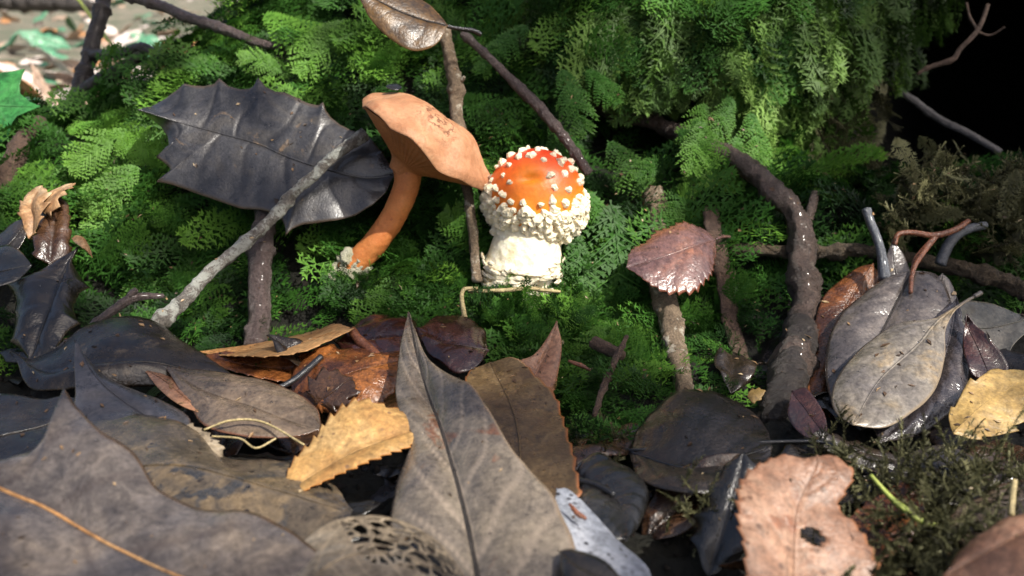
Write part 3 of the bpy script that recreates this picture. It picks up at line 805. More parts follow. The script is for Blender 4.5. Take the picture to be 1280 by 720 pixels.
def agaric():
    base = at(655, 366, 31.2)
    root = empty('fly_agaric', base)
    tag(root, 'round orange red fly agaric button studded with white warts on fat cream stem', 'mushroom')
    cc = at(670, 248, 31.2) - base
    ax = (RT * .07 + np.array([0, -.10, 1.0])); ax /= np.linalg.norm(ax)
    Rm = np.array(rot_z_to(ax))
    R0 = 1.74
    toC = Rm.T @ ((CAMP - (cc + base)) / np.linalg.norm(CAMP - (cc + base)))
    dents = [(np.array(Rm.T @ (at(662, 222, 29.6) - base - cc)), .42), (np.array(Rm.T @ (at(690, 218, 29.6) - base - cc)), .28)]
    dents = [(d / np.linalg.norm(d), s) for d, s in dents]
    def surf(n):
        z = n[2]
        r = R0 * (1.0 + .035 * mnoise.noise(Vector(n) * 1.3)) * (1 if z > 0 else 1 - .04 * z * z)
        # dent: elongated crease
        d = np.asarray(n) - dents[0][0]
        side = np.cross(dents[0][0], ax); 
        e1 = np.array([1, 0, .25]); e1 /= np.linalg.norm(e1); a = d @ e1; b2 = max(0, d @ d - a * a)
        dent = math.exp(-(a / .22) ** 2 - b2 / (.10 ** 2))
        wide = math.exp(-(a / .34) ** 2 - b2 / (.30 ** 2))
        return r - .20 * dent, wide
    V, F, DT = [], [], []
    nr, ns = 60, 110
    for i in range(nr):
        th = math.radians(130) * i / (nr - 1)
        for s in range(ns):
            p = 2 * math.pi * s / ns
            n = np.array([math.sin(th) * math.cos(p), math.sin(th) * math.sin(p), math.cos(th)])
            r, dt = surf(n); V.append(Rm @ (n * r * np.array([1.0, 1.0, 1.0])) + cc); DT.append(dt)
    for i in range(nr - 1):
        for s in range(ns):
            a, b = i * ns + s, i * ns + (s + 1) % ns
            F.append((a, a + ns, b + ns, b))
    me = mesh_np('cap', V, F); attr(me, 'dent', DT)
    # object coordinates must sit on the cap for the colour ramp: shift origin
    o = link('cap', me, MATS['agaric_cap'], root)
    me.transform(Matrix.Translation(Vector(-cc * CM))); o.location = Vector(cc * CM)
    # warts
    protos = []
    for k in range(9):
        rr = np.random.default_rng(k + 40); n = 9
        V, F = [], []
        rad = [rr.uniform(.62, 1.3) for _ in range(n)]
        for lv, (sc, h) in enumerate([(1.0, -.35), (1.0, .12), (.80, .5), (.42, .78 + .25 * rr.random())]):
            for s in range(n):
                a = 2 * math.pi * s / n
                q = sc * rad[s] * rr.uniform(.88, 1.1)
                V.append((q * math.cos(a), q * math.sin(a), h + rr.uniform(-.16, .16)))
        for lv in range(3):
            for s in range(n):
                a, b = lv * n + s, lv * n + (s + 1) % n
                F.append((a, b, b + n, a + n))
        V.append((rr.uniform(-.15, .15), rr.uniform(-.15, .15), .75 + rr.uniform(-.1, .15))); c = len(V) - 1
        for s in range(n): F.append((3 * n + s, 3 * n + (s + 1) % n, c))
        protos.append(mesh_np('wart', np.array(V) * .16, F, smooth=False))
        protos[-1].materials.append(MATS['agaric_wart'])
    taken = []
    def wart(n, size, k, lean=0):
        r, _ = surf(n)
        p = Rm @ (n * r) + cc
        o = bpy.data.objects.new('wart', protos[k % 9]); COL.objects.link(o); o.parent = root
        nn = Vector(Rm @ n) + Vector(RNG.normal(0, .18, 3)) + Vector((0, 0, lean))
        q = nn.to_track_quat('Z', 'Y').to_matrix().to_4x4() @ Matrix.Rotation(RNG.uniform(0, 6.28), 4, 'Z')
        o.matrix_basis = Matrix.Translation(Vector(p * CM)) @ q @ Matrix.Diagonal((size * RNG.uniform(.8, 1.2), size * RNG.uniform(.8, 1.2), size * RNG.uniform(.8, 1.25), 1))
    # sparse ones on the dome, crowded towards the rim
    def try_put(thlo, thhi, count, gap, s0, s1, avoid):
        got = 0
        for _ in range(count * 40):
            th = math.radians(RNG.uniform(thlo, thhi)); p = RNG.uniform(0, 2 * math.pi)
            n = np.array([math.sin(th) * math.cos(p), math.sin(th) * math.sin(p), math.cos(th)])
            if n @ toC < -.25: continue
            if avoid:
                d = n - dents[0][0]
                if abs(d[0]) < .36 and np.linalg.norm(d) < .5 and n[2] < dents[0][0][2] + .22: continue
            if any(np.linalg.norm(n - t) < gap for t in taken): continue
            taken.append(n); wart(n, RNG.uniform(s0, s1), got, -.15 if thlo > 80 else 0); got += 1
            if got >= count: break
    try_put(2, 78, 58, .23, .55, 1.0, True)
    try_put(76, 92, 34, .17, .75, 1.3, True)
    try_put(86, 128, 140, .115, .95, 1.65, False)
    # stem
    prof = [(.98, 2.5), (1.04, 2.1), (1.14, 1.75), (1.25, 1.35), (1.35, .9), (1.30, .45), (1.26, .1), (1.2, -.4), (1.1, -1.2)]
    prof = [tuple(x) for x in catmull(np.array(prof), 10)]
    def f(r, z, a, t):
        k = 1 + .03 * mnoise.noise(Vector((math.cos(a) * 2, math.sin(a) * 2, z * 1.5)))
        # ragged volva rings on the lower half
        zz = z + .16 * math.sin(a * 1.0 + .8) + .07 * mnoise.noise(Vector((math.cos(a) * 4, math.sin(a) * 4, 0)))
        ring = max(0, math.sin(zz * 9.5)) ** 2 * (1 if zz < 1.25 else 0)
        return r * k + .085 * ring * (1 + .8 * mnoise.noise(Vector((math.cos(a) * 6, math.sin(a) * 6, z * 3)))), z - .05 * ring
    V, F = lathe(prof, 90, f)
    sh = np.array([np.array([0.04 * z, -.02 * z, 0]) + cc * np.clip(z / 4.2, 0, .6) * np.array([1, 1, 0]) for z in V[:, 2]])
    st = link('stem', mesh_np('stem', V + sh + np.array([-.14, 0, .2]), F), MATS['agaric_flesh'], root)
    for k in range(34):
        a = RNG.uniform(-math.pi, 0); z = RNG.uniform(.15, 1.2)
        o = bpy.data.objects.new('scale', protos[k % 9]); COL.objects.link(o); o.parent = st
        r = 1.36 + .05 * RNG.random()
        nn = Vector((math.cos(a), math.sin(a), -.5))
        zc = z + .2
        o.matrix_basis = Matrix.Translation(Vector((r * math.cos(a) - .14 + cc[0] * min(.6, z / 4.2), r * math.sin(a), zc)) * CM) @ nn.to_track_quat('Z', 'Y').to_matrix().to_4x4() @ Matrix.Diagonal((RNG.uniform(.9, 1.9), RNG.uniform(.5, .8), .5, 1))
    # torn veil skirt under the cap margin
    prof = [(1.45, -.98), (1.44, -1.12), (1.30, -1.22), (1.15, -1.15), (1.0, -.9)]
    prof = [tuple(x) for x in catmull(np.array(prof), 6)]
    def f2(r, z, a, t): return r * (1 + .03 * mnoise.noise(Vector((math.cos(a) * 5, math.sin(a) * 5, z * 4)))), z + .10 * mnoise.noise(Vector((math.cos(a) * 7, math.sin(a) * 7, 1)))
    V, F = lathe(prof, 100, f2)
    link('veil', mesh_np('veil', V @ Rm.T + cc, F), MATS['agaric_wart'], root)
agaric()

def brown_mushroom():
    base = at(444, 334, 31.2)
    root = empty('brown_mushroom', base); tag(root, 'leaning rusty orange mushroom with flat wavy cap and curved stem', 'mushroom')
    cc = at(529, 178, 30.6) - base
    tl = math.radians(9)
    ax = (RT * .60 + UP * .80) * math.cos(tl) - FW * math.sin(tl)
    Rm = np.array(rot_z_to(ax))
    R0 = 2.60
    def wavy(a, k=0): return .009 * math.sin(13 * a + 3 * math.sin(2 * a)) * (1 if k else .4) + 1.15 * (.055 * math.sin(3 * a + 1.1) + .035 * math.sin(7 * a + .4) + .05 * mnoise.noise(Vector((math.cos(a) * 2.5, math.sin(a) * 2.5, k))))
    top = [(0.02, 1.08), (.4, 1.14), (.9, 1.17), (1.4, 1.06), (1.8, .78), (2.1, .50), (2.32, .34), (2.48, .20), (2.56, .02), (2.57, -.08), (2.5, -.10)]
    prof = [tuple(x) for x in catmull(np.array(top), 9)]
    def f(r, z, a, t):
        e = (r / R0) ** 3
        return r * (1 + .8 * e * wavy(a)), z + e * 1.9 * wavy(a, 4) + .09 * fbm((r * math.cos(a), r * math.sin(a), 2), .9, 3) * (1 - .4 * e)
    V, F = lathe(prof, 220, f)
    lc = Rm.T @ (CAMP - (cc + base)); lc = lc[:2] / np.linalg.norm(lc[:2])
    CT = np.hypot(V[:, 0] - 1.25 * lc[0], V[:, 1] - 1.25 * lc[1]) / R0
    me = mesh_np('cap', V @ Rm.T, F); attr(me, 'ctr', CT)
    o = link('cap', me, MATS['brown_cap'], root); o.location = Vector(cc * CM)
    und = [(2.5, -.10), (2.3, -.16), (1.9, -.34), (1.4, -.58), (.95, -.78), (.62, -1.0), (.48, -1.35)]
    prof = [tuple(x) for x in catmull(np.array(und), 8)]
    def g(r, z, a, t):
        e = (r / R0) ** 3
        fine = .014 * math.sin(a * 70) * min(1, max(0, (2.45 - r) * 3)) * min(1, max(0, (r - .55) * 3))
        return r * (1 + .8 * e * wavy(a)), z + e * 1.9 * wavy(a, 4) + fine
    V, F = lathe(prof, 280, g)
    o = link('gill_underside', mesh_np('gill_underside', V @ Rm.T, F), MATS['brown_under'], root); o.location = Vector(cc * CM)
    st0 = cc - ax * .95
    P = catmull(np.vstack([st0 + base, at(508, 232, 30.75), at(493, 268, 30.9), at(472, 300, 31.0), at(447, 327, 31.2), at(434, 340, 31.3)]), 14)
    P = resample(P, 70)
    R = np.interp(np.linspace(0, 1, 70), [0, .15, .5, .85, 1], [.50, .45, .43, .44, .46])
    V, F = tube_mesh(P - base, R, 32, .05, 3)
    st = link('stem', mesh_np('stem', V, F), MATS['brown_stem'], root)
    # pale downy foot
    P2 = resample(catmull(np.vstack([at(452, 322, 31.2), at(440, 334, 31.3), at(426, 348, 31.5)]), 10), 24)
    V, F = tube_mesh(P2 - base, np.interp(np.linspace(0, 1, 24), [0, .2, 1], [.46, .53, .60]), 26, .35, 8)
    link('downy_foot', mesh_np('downy_foot', V, F), MATS['white_down'], st)
    s = leaf('leaf_scrap', 'small black leaf scrap lying on top of the brown cap', [(482, 108, 30.2), (492, 106, 30.35), (503, 109, 30.4)],
             [(486, 105, 30.4), (497, 104.5, 30.5)], [(488, 111, 30.1), (497, 112, 30.1)], 'black_wet', 'leaf scrap', rib=0, n=30, m=5, wav=.01, vein=(3, .2, .003))
brown_mushroom()

# ------------------------------------------------------------------ leaves traced where they lie
def leaves():
    leaf('holly_leaf', 'upright slate grey holly leaf with spiny edge behind the lichened twig',
         [(494, 219, 31.4), (453, 222, 31.3), (397, 208, 31.3), (353, 193, 31.5), (318, 178, 31.7), (240, 157, 31.7), (172, 137, 31.2)],
         [(478, 190, 31.60), (466, 176, 31.78), (457, 167, 31.89), (440, 163, 31.94), (425, 155, 32.04), (414, 146, 32.15), (407, 137, 32.26), (404, 127, 32.39), (398, 131, 32.34), (385, 128, 32.38), (370, 122, 32.45), (357, 117, 32.51), (345, 116, 32.52), (333, 110, 32.60), (323, 98, 32.75), (318, 108, 32.62), (313, 111, 32.59), (300, 111, 32.59), (285, 107, 32.64), (274, 98, 32.75), (268, 105, 32.66), (255, 108, 32.62), (240, 107, 32.64), (229, 104, 32.68), (222, 112, 32.58), (205, 124, 32.43), (190, 132, 32.33)],
         [(482, 240, 30.98), (466, 256, 30.78), (445, 267, 30.64), (420, 275, 30.54), (395, 279, 30.49), (378, 282, 30.45), (366, 287, 30.39), (357, 296, 30.28), (357, 285, 30.41), (353, 276, 30.53), (345, 268, 30.62), (325, 262, 30.70), (300, 260, 30.73), (270, 250, 30.85), (235, 238, 31.00), (215, 232, 31.08), (195, 228, 31.12), (207, 226, 31.15), (213, 219, 31.24), (212, 210, 31.35), (205, 203, 31.44), (194, 196, 31.53), (207, 193, 31.56), (211, 185, 31.66), (209, 172, 31.83), (200, 158, 32.00), (188, 147, 32.14)],
         'holly_grey', smooth=False, rib=.055, bulge=.12, wav=.10, vein=(7, -.12, .035), n=190, m=16, stalk=[(503, 223, 31.6)])
    leaf('holly_leaf', 'dark glossy wet holly leaf curling below the torn tan leaf',
         [(97, 308, 28.6), (78, 345, 28.0), (58, 395, 26.6), (36, 455, 25.4)],
         [(62, 330, 28.6), (3, 352, 28.2), (18, 392, 27.0), (12, 428, 26.2)],
         [(91, 327, 28.4), (113, 359, 28.2), (95, 376, 27.4), (101, 404, 26.6), (72, 437, 25.6)],
         'holly_wet', holly=.10, rib=.05, bulge=.3, wav=.15, vein=(5, .2, .03))
    leaf('holly_leaf', 'arched dark brown holly leaf with rolled edge hiding a black gap',
         [(12, 440, 24.2), (60, 466, 23.4), (120, 455, 23.2), (190, 452, 23.4), (250, 466, 24.0), (306, 476, 24.2)],
         [(36, 455, 25.0), (77, 437, 25.2), (103, 418, 25.4), (133, 407, 25.6), (167, 403, 25.7), (200, 411, 25.7), (228, 430, 25.3), (262, 451, 24.7)],
         [(40, 490, 22.9), (110, 494, 22.8), (180, 488, 23.2), (250, 482, 23.7)],
         'holly_dark', rib=.04, bulge=.25, curl=.2, wav=.06, vein=(8, .2, .02))
    leaf('holly_leaf', 'blue grey holly leaf spike standing against the dark arched leaf',
         [(230, 545, 20.4), (160, 505, 21.4), (120, 470, 22.0), (94, 424, 22.9)],
         [(150, 560, 19.8), (96, 520, 20.8), (94, 490, 21.6), (93, 455, 22.3)],
         [(235, 520, 21.4), (180, 494, 22.2), (143, 478, 22.4), (112, 450, 22.7)],
         'holly_blue', rib=.035, bulge=.1, wav=.06, vein=(5, .2, .012))
    leaf('holly_leaf', 'large pale grey brown holly leaf with orange midrib and tall spine',
         [(-170, 535, 16.6), (0, 611, 16.2), (60, 637, 15.9), (133, 677, 15.3), (228, 722, 14.7), (440, 800, 14.0)],
         [(-110, 545, 17.3), (0, 575, 17.2), (48, 558, 17.4), (70, 545, 17.5), (80, 515, 17.9), (79, 485, 18.3), (97, 510, 17.9), (127, 543, 17.2), (167, 567, 17.0), (197, 606, 16.5), (253, 631, 16.2), (320, 643, 16.0), (387, 683, 15.4), (425, 728, 14.8), (450, 780, 14.2)],
         [(-160, 640, 15.0), (-40, 770, 13.6), (110, 850, 13.0), (300, 870, 13.1)],
         'holly_front', rib=.045, rib_mat='tan_orange', bulge=.15, wav=.12, vein=(6, .2, .012), n=200, m=18)
    leaf('decayed_leaf', 'thin brown decayed leaf with yellowish wet patches under the pale holly leaf',
         [(60, 600, 18.4), (200, 580, 18.6), (300, 598, 18.4), (440, 640, 17.8)],
         [(110, 524, 20.8), (190, 520, 21.0), (253, 545, 20.4), (285, 570, 20.0), (345, 575, 19.8), (410, 600, 19.0)],
         [(80, 680, 16.6), (200, 700, 16.4), (330, 700, 16.6), (420, 680, 17.0)],
         'brown_film', rib=.03, wav=.10, vein=(6, .3, .02), bites=[(.86, -.75, .25)])
    leaf('decayed_leaf', 'mottled dark leaf with pale lichen patches beside the moss edge',
         [(-60, 560, 19.8), (0, 545, 20.2), (60, 530, 20.8), (110, 500, 21.4)],
         [(-40, 500, 21.8), (10, 495, 22.0), (50, 500, 21.9), (80, 496, 21.8)],
         [(-20, 600, 18.6), (50, 590, 18.8), (100, 560, 19.6)],
         'holly_dark', rib=.03, wav=.08)
    leaf('ribbed_leaf', 'brown ribbed leaf with red edge curling over a black gap',
         [(206, 456, 23.6), (250, 486, 22.6), (310, 506, 21.9), (360, 525, 21.4), (402, 538, 21.2)],
         [(250, 461, 23.8), (310, 470, 23.4), (350, 482, 23.0), (393, 508, 22.2)],
         [(222, 486, 22.6), (240, 512, 21.8), (260, 537, 21.0), (310, 545, 20.8), (370, 545, 20.9)],
         'brown_ridge', rib=.035, wav=.08, bulge=.12, vein=(5, .5, .02))
    leaf('dark_leaf', 'small black brown leaf tip with orange point in the dark gap',
         [(260, 520, 21.6), (230, 495, 22.2), (205, 475, 22.8), (179, 460, 23.3)],
         [(225, 505, 21.8), (198, 485, 22.5)], [(250, 496, 22.3), (214, 470, 23.2)], 'spike_brown', rib=.02, n=50, m=6)
    leaf('tan_leaf', 'flat pale orange serrated leaf seen edge on above wet orange leaves',
         [(246, 441, 27.4), (310, 437, 26.8), (370, 430, 26.2), (415, 415, 26.3), (443, 410, 26.4)],
         [(300, 433, 28.0), (350, 423, 28.0), (400, 411, 27.6), (420, 406, 27.2)],
         [(310, 445, 25.4), (350, 445, 25.0), (385, 437, 25.0), (415, 423, 25.6)],
         'tan_orange', saw=(16, .10), rib=.03, wav=.05, vein=(9, .3, .012))
    leaf('orange_leaf', 'wet orange leaf folded down beneath the flat tan leaf',
         [(252, 446, 26.6), (310, 456, 26.0), (370, 462, 25.6), (420, 465, 25.2)],
         [(300, 443, 26.5), (360, 443, 26.0), (410, 440, 25.8)], [(300, 470, 25.2), (350, 478, 24.8), (400, 480, 24.6)],
         'orange_wet', rib=.03, wav=.12, vein=(7, .3, .02), saw=(12, .08))
    leaf('orange_leaf', 'crumpled glossy orange brown leaf rolled up beside the big grey leaf',
         [(365, 500, 24.2), (410, 475, 24.0), (455, 460, 24.2), (505, 452, 24.8)],
         [(372, 455, 25.6), (415, 434, 25.8), (460, 436, 26.0), (495, 440, 25.8)],
         [(400, 512, 23.0), (440, 510, 22.8), (480, 500, 23.2), (505, 480, 24.0)],
         'orange_wet', rib=.03, bulge=.2, wav=.3, vein=(7, .3, .03), saw=(12, .08))
    leaf('red_leaf', 'dark wine red curled leaf scrap hanging over wet litter',
         [(395, 505, 23.2), (418, 488, 23.2), (440, 470, 23.6)], [(388, 485, 23.6), (410, 465, 24.0)], [(420, 512, 22.8), (445, 490, 23.0)],
         'litter_b', rib=.02, bulge=.05, wav=.25, n=80, m=9, saw=(5, .5))
    leaf('red_leaf', 'wet dark red leaf lying behind the tip of the big grey leaf',
         [(612, 436, 26.4), (580, 430, 26.2), (550, 425, 26.4), (520, 408, 27.2)],
         [(604, 412, 27.6), (585, 400, 28.0), (566, 394, 28.2), (540, 398, 27.8)],
         [(600, 452, 25.6), (574, 464, 25.2), (552, 450, 25.5), (530, 430, 26.2)],
         'red_wet', rib=.03, bulge=.15, wav=.25, vein=(6, .3, .025))
    leaf('red_leaf', 'crumpled dark red brown leaf under the curved red stalk',
         [(420, 430, 26.6), (455, 425, 26.4), (490, 420, 26.6), (528, 424, 26.6)],
         [(440, 405, 27.8), (480, 396, 28.2), (515, 402, 28)], [(440, 448, 25.6), (480, 452, 25.4), (515, 446, 25.6)],
         'red_wet', rib=.025, bulge=.2, wav=.35, vein=(5, .3, .03))
    leaf('yellow_leaf', 'bright yellow serrated leaf propped diagonally on the dark litter',
         [(354, 618, 18.6), (390, 594, 18.9), (440, 566, 19.3), (495, 545, 19.8), (538, 533, 20.2)],
         [(356, 600, 18.9), (366, 578, 19.2), (392, 547, 19.8), (413, 521, 20.2), (443, 502, 20.6), (465, 501, 20.7), (490, 508, 20.7), (515, 519, 20.6)],
         [(375, 616, 18.4), (420, 595, 18.6), (470, 574, 18.9), (515, 556, 19.5)],
         'yellow', saw=(15, .17), rib=.022, bulge=.08, wav=.06, vein=(9, .35, .008), stalk=[(345, 632, 18.3), (337, 648, 18.1)], stalk_mat='tan_pink', stalk_r=.06, n=170)
    leaf('laurel_leaf', 'large grey brown leaf with dark midrib and pointed tip among the litter',
         [(610, 770, 14.8), (597, 720, 15.6), (583, 647, 16.9), (567, 587, 18.3), (550, 533, 19.9), (533, 487, 21.6), (519, 435, 23.6), (511, 392, 25.6)],
         [(560, 765, 14.9), (520, 720, 15.7), (490, 670, 16.6), (488, 640, 17.3), (496, 605, 18.3), (508, 575, 19.2), (516, 548, 19.8), (500, 520, 20.6), (494, 485, 21.8), (499, 440, 23.6)],
         [(690, 780, 14.6), (722, 725, 15.4), (718, 680, 16.1), (703, 645, 16.7), (690, 616, 17.2), (660, 585, 17.9), (638, 560, 18.5), (610, 510, 19.8), (587, 480, 20.9), (553, 462, 22.0), (533, 445, 23.0), (521, 418, 24.4)],
         'laurel', rib=.065, rib_mat='dark_bark', bulge=.18, wav=.08, vein=(8, .28, .014), n=190, m=18, fold=.12)
    leaf('brown_leaf', 'olive brown leaf with frilled orange edge behind the big grey leaf',
         [(640, 640, 18.4), (650, 570, 20.0), (640, 510, 21.8), (612, 452, 24.4)],
         [(600, 620, 19.0), (590, 540, 21.2), (582, 470, 23.6)],
         [(722, 625, 18.4), (720, 585, 19.4), (712, 552, 20.4), (702, 515, 21.6), (688, 488, 22.4), (645, 449, 24.2)],
         'serrate_brown', saw=(14, .07), rib=.03, wav=.08, vein=(8, .25, .015))
    leaf('brown_leaf', 'chestnut leaf folded into an upright point before the moss',
         [(655, 500, 24.2), (668, 470, 25.4), (685, 435, 26.2), (696, 401, 26.8)],
         [(632, 480, 24.4), (640, 455, 25.4), (665, 445, 25.8), (682, 425, 26.4)], [(690, 495, 24.8), (698, 465, 25.6), (702, 430, 26.3)],
         'spike_brown', rib=.03, bulge=.1, wav=.05, n=80, m=9)
    leaf('speckled_leaf', 'pale blue grey leaf pitted with black dots beside the big grey leaf',
         [(815, 722, 16.2), (770, 690, 16.6), (735, 655, 17.2), (696, 610, 18.2)],
         [(755, 725, 15.8), (722, 690, 16.4), (706, 652, 17.0), (695, 628, 17.7)], [(806, 706, 16.5), (775, 678, 17.0), (742, 640, 17.6), (712, 612, 18.2)],
         'blue_speck', rib=.0, wav=.04, vein=(6, .2, .006))
    leaf('black_leaf', 'wrinkled black wet leaf with thick curved stalk in the litter gap',
         [(716, 590, 20.0), (745, 608, 19.4), (775, 630, 18.8), (782, 676, 17.6)],
         [(740, 574, 20.6), (775, 582, 20.4), (800, 594, 20.0), (812, 618, 19.3), (800, 655, 18.3)], [(715, 620, 18.9), (735, 650, 18.0), (762, 674, 17.5)],
         'black_wet', rib=.03, wav=.2, bulge=.15, vein=(8, .2, .03))
    leaf('dark_leaf', 'broad very dark brown leaf below the broken twig',
         [(786, 563, 21.6), (847, 582, 20.6), (893, 577, 20.6), (965, 556, 21.0)],
         [(796, 530, 22.6), (827, 501, 23.4), (873, 487, 23.8), (922, 500, 23.4), (955, 530, 22.4)],
         [(800, 600, 20.2), (852, 622, 19.3), (907, 616, 19.2), (950, 590, 19.9)],
         'dark_brown', rib=.045, rib_mat='black_stalk', wav=.16, bulge=.15, vein=(7, .25, .025), stalk=[(1010, 552, 21.2), (1057, 570, 20.6)], stalk_r=.05)
    leaf('tan_leaf', 'torn pinkish tan serrated leaf standing upright with a dark hole',
         [(985, 790, 14.8), (993, 720, 15.6), (997, 640, 16.4), (1020, 585, 17.0), (1022, 568, 17.2)],
         [(940, 780, 14.8), (928, 690, 15.6), (917, 640, 16.2), (928, 598, 16.7), (950, 578, 17.0), (980, 566, 17.2), (1003, 570, 17.2)],
         [(1080, 780, 15.2), (1092, 702, 16.0), (1072, 662, 16.4), (1050, 636, 16.6), (1060, 612, 16.8), (1066, 588, 17.1), (1043, 567, 17.3)],
         'tan_pink', saw=(18, .09), rib=.03, wav=.14, bulge=.1, vein=(7, .3, .016), n=170, m=16, bites=[(.52, .22, .17)])
    leaf('skeleton_leaf', 'half rotted leaf worn to a net of pale veins beside the big grey leaf',
         [(350, 760, 14.0), (420, 700, 14.9), (480, 690, 15.1), (545, 712, 14.8), (600, 760, 14.2)],
         [(370, 690, 15.4), (410, 655, 15.9), (450, 646, 16.0), (500, 652, 15.9), (545, 678, 15.4), (578, 715, 14.8)],
         [(400, 780, 13.7), (480, 790, 13.5), (560, 790, 13.7)],
         'skeleton', rib=.03, wav=.06, vein=(8, .25, .012), n=230, m=40, thick=.03, net={'n': 230, 'w': .045, 'f': lambda u, v: (u > .40) & (v < .15) & (v > -.93) & (u < .92)})
    leaf('dark_leaf', 'blackish rotten leaf seen through the net of the skeleton leaf',
         [(440, 770, 14.4), (500, 705, 15.2), (560, 690, 15.4)], [(470, 700, 15.5), (510, 672, 15.9), (545, 684, 15.7)], [(500, 770, 14.2), (570, 730, 14.8)], 'black_wet', rib=0, n=50, m=7, wav=.04)
    leaf('brown_leaf', 'rusty wet leaf under the yellow green moss sprig',
         [(1050, 700, 17.6), (1085, 665, 18.2), (1120, 640, 18.8), (1150, 610, 19.4)], [(1060, 650, 18.6), (1090, 622, 19.2), (1125, 606, 19.6)], [(1085, 710, 17.2), (1130, 680, 17.8), (1155, 640, 18.6)], 'orange_wet', rib=.02, saw=(10, .1), wav=.15)
    leaf('grey_leaf', 'wet grey leaf gleaming inside the dull moss tangle',
         [(1110, 600, 20.4), (1150, 585, 20.6), (1200, 590, 20.4), (1240, 610, 20.0)], [(1130, 565, 21.2), (1175, 555, 21.4), (1225, 575, 21)], [(1140, 625, 19.6), (1190, 630, 19.4), (1230, 630, 19.6)], 'dark_brown', rib=.02, wav=.15)
    leaf('brown_leaf', 'pale brown wet leaf behind the straw stub',
         [(1180, 660, 18.0), (1220, 640, 18.4), (1270, 625, 18.6), (1320, 620, 18.6)], [(1200, 630, 18.8), (1250, 605, 19.2), (1300, 600, 19.2)], [(1210, 680, 17.5), (1260, 670, 17.6), (1310, 650, 18)], 'brown_ridge', rib=.02, wav=.15)
    leaf('pale_scrap', 'pale papery scrap stuck to the thin decayed leaf',
         [(226, 533, 20.6), (245, 545, 20.3), (262, 558, 20.0), (278, 571, 19.7)], [(240, 528, 20.7), (258, 540, 20.4), (277, 556, 20.1)], [(230, 546, 20.2), (250, 560, 19.9), (264, 572, 19.7)], 'skeleton', 'leaf scrap', rib=0, n=60, m=7, saw=(6, .4), wav=.08)
    leaf('yellow_scrap', 'tiny yellow leaf fragment beside the wet black root foot',
         [(934, 495, 25.2), (943, 494, 25.1), (957, 488, 25.2)], [(938, 488, 25.4), (948, 485, 25.4)], [(940, 503, 25), (950, 499, 25)], 'yellow_bit', 'leaf scrap', rib=0, n=30, m=5, saw=(4, .4), wav=.03)
    leaf('dark_leaf', 'curled dark leaf edge at the foot of the speckled leaf',
         [(700, 690, 15.6), (730, 712, 15.2), (790, 740, 14.8)], [(716, 688, 15.8), (760, 705, 15.6)], [(705, 725, 15.0), (750, 745, 14.6)],
         'holly_wet', rib=0, bulge=.15, n=60, m=8)
    # cluster of broad wet leaves
    leaf('orange_leaf', 'glossy orange brown leaf squeezed between root and grey leaf cluster',
         [(1092, 328, 29.8), (1060, 380, 28.9), (1040, 450, 27.0), (1032, 535, 24.6)],
         [(1072, 334, 30.0), (1030, 370, 29.3), (1012, 430, 27.8), (1008, 490, 26.0)], [(1098, 350, 29.6), (1075, 420, 28.4), (1062, 490, 26.4)],
         'orange_wet', rib=.04, wav=.15, bulge=.1, vein=(7, .25, .025))
    leaf('grey_leaf', 'broad wet grey leaf with dark wrinkled veins under the paler oval leaf',
         [(1140, 340, 28.6), (1110, 400, 27.2), (1085, 450, 26.0), (1062, 530, 24.2)],
         [(1102, 351, 28.6), (1058, 386, 27.9), (1037, 422, 27.0), (1031, 465, 25.9), (1040, 508, 24.8)],
         [(1175, 345, 28.4), (1190, 390, 27.2), (1170, 450, 25.8), (1120, 520, 24.3)],
         'grey_oval', rib=.06, rib_mat='dark_bark', wav=.12, bulge=.22, vein=(8, .25, .03), n=150, stalk=[(1146, 322, 28.9), (1165, 300, 29.0)], stalk_mat='red_stalk')
    leaf('grey_leaf', 'small purplish grey pointed leaf standing up behind the leaf cluster',
         [(1122, 352, 28.9), (1118, 325, 29.3), (1116, 300, 29.6)], [(1110, 345, 29.0), (1108, 322, 29.4)], [(1138, 345, 28.9), (1130, 318, 29.4)],
         'grey_oval', rib=.03, n=50, m=7)
    leaf('grey_leaf', 'grey brown leaf with blunt tip showing behind the pale oval leaf',
         [(1145, 480, 26.4), (1165, 420, 27.3), (1175, 380, 27.9), (1178, 342, 28.4)],
         [(1130, 440, 27.0), (1140, 390, 27.9), (1160, 355, 28.4)], [(1195, 440, 27.0), (1202, 395, 27.7), (1190, 355, 28.3)],
         'grey_oval', rib=.045, rib_mat='dark_bark', wav=.08, bulge=.1)
    leaf('dark_leaf', 'purplish black wet leaf under the pale oval leaf',
         [(1195, 375, 27.6), (1185, 430, 26.2), (1160, 490, 24.7), (1100, 552, 23.0)],
         [(1160, 400, 27.0), (1120, 450, 25.8), (1090, 510, 24.0)], [(1212, 420, 26.6), (1213, 465, 25.4), (1194, 508, 24.3), (1150, 540, 23.4)],
         'purple_dark', rib=.04, wav=.15, bulge=.2, vein=(9, .25, .03))
    leaf('pale_oval_leaf', 'pale tan and grey oval leaf lying on top of the leaf cluster',
         [(1218, 370, 27.2), (1174, 399, 26.2), (1147, 430, 25.2), (1100, 473, 24.2), (1066, 530, 22.9)],
         [(1188, 388, 26.7), (1165, 399, 26.5), (1127, 403, 26.4), (1087, 426, 25.8), (1057, 455, 25.1), (1040, 487, 24.3), (1044, 513, 23.6)],
         [(1195, 388, 26.4), (1182, 412, 25.8), (1181, 447, 25.0), (1170, 485, 24.1), (1147, 511, 23.5), (1108, 533, 22.9)],
         'grey_tan', rib=.05, wav=.05, bulge=.12, vein=(7, .28, .016), n=150, m=15, stalk=[(1226, 366, 27.4)], fold=.06)
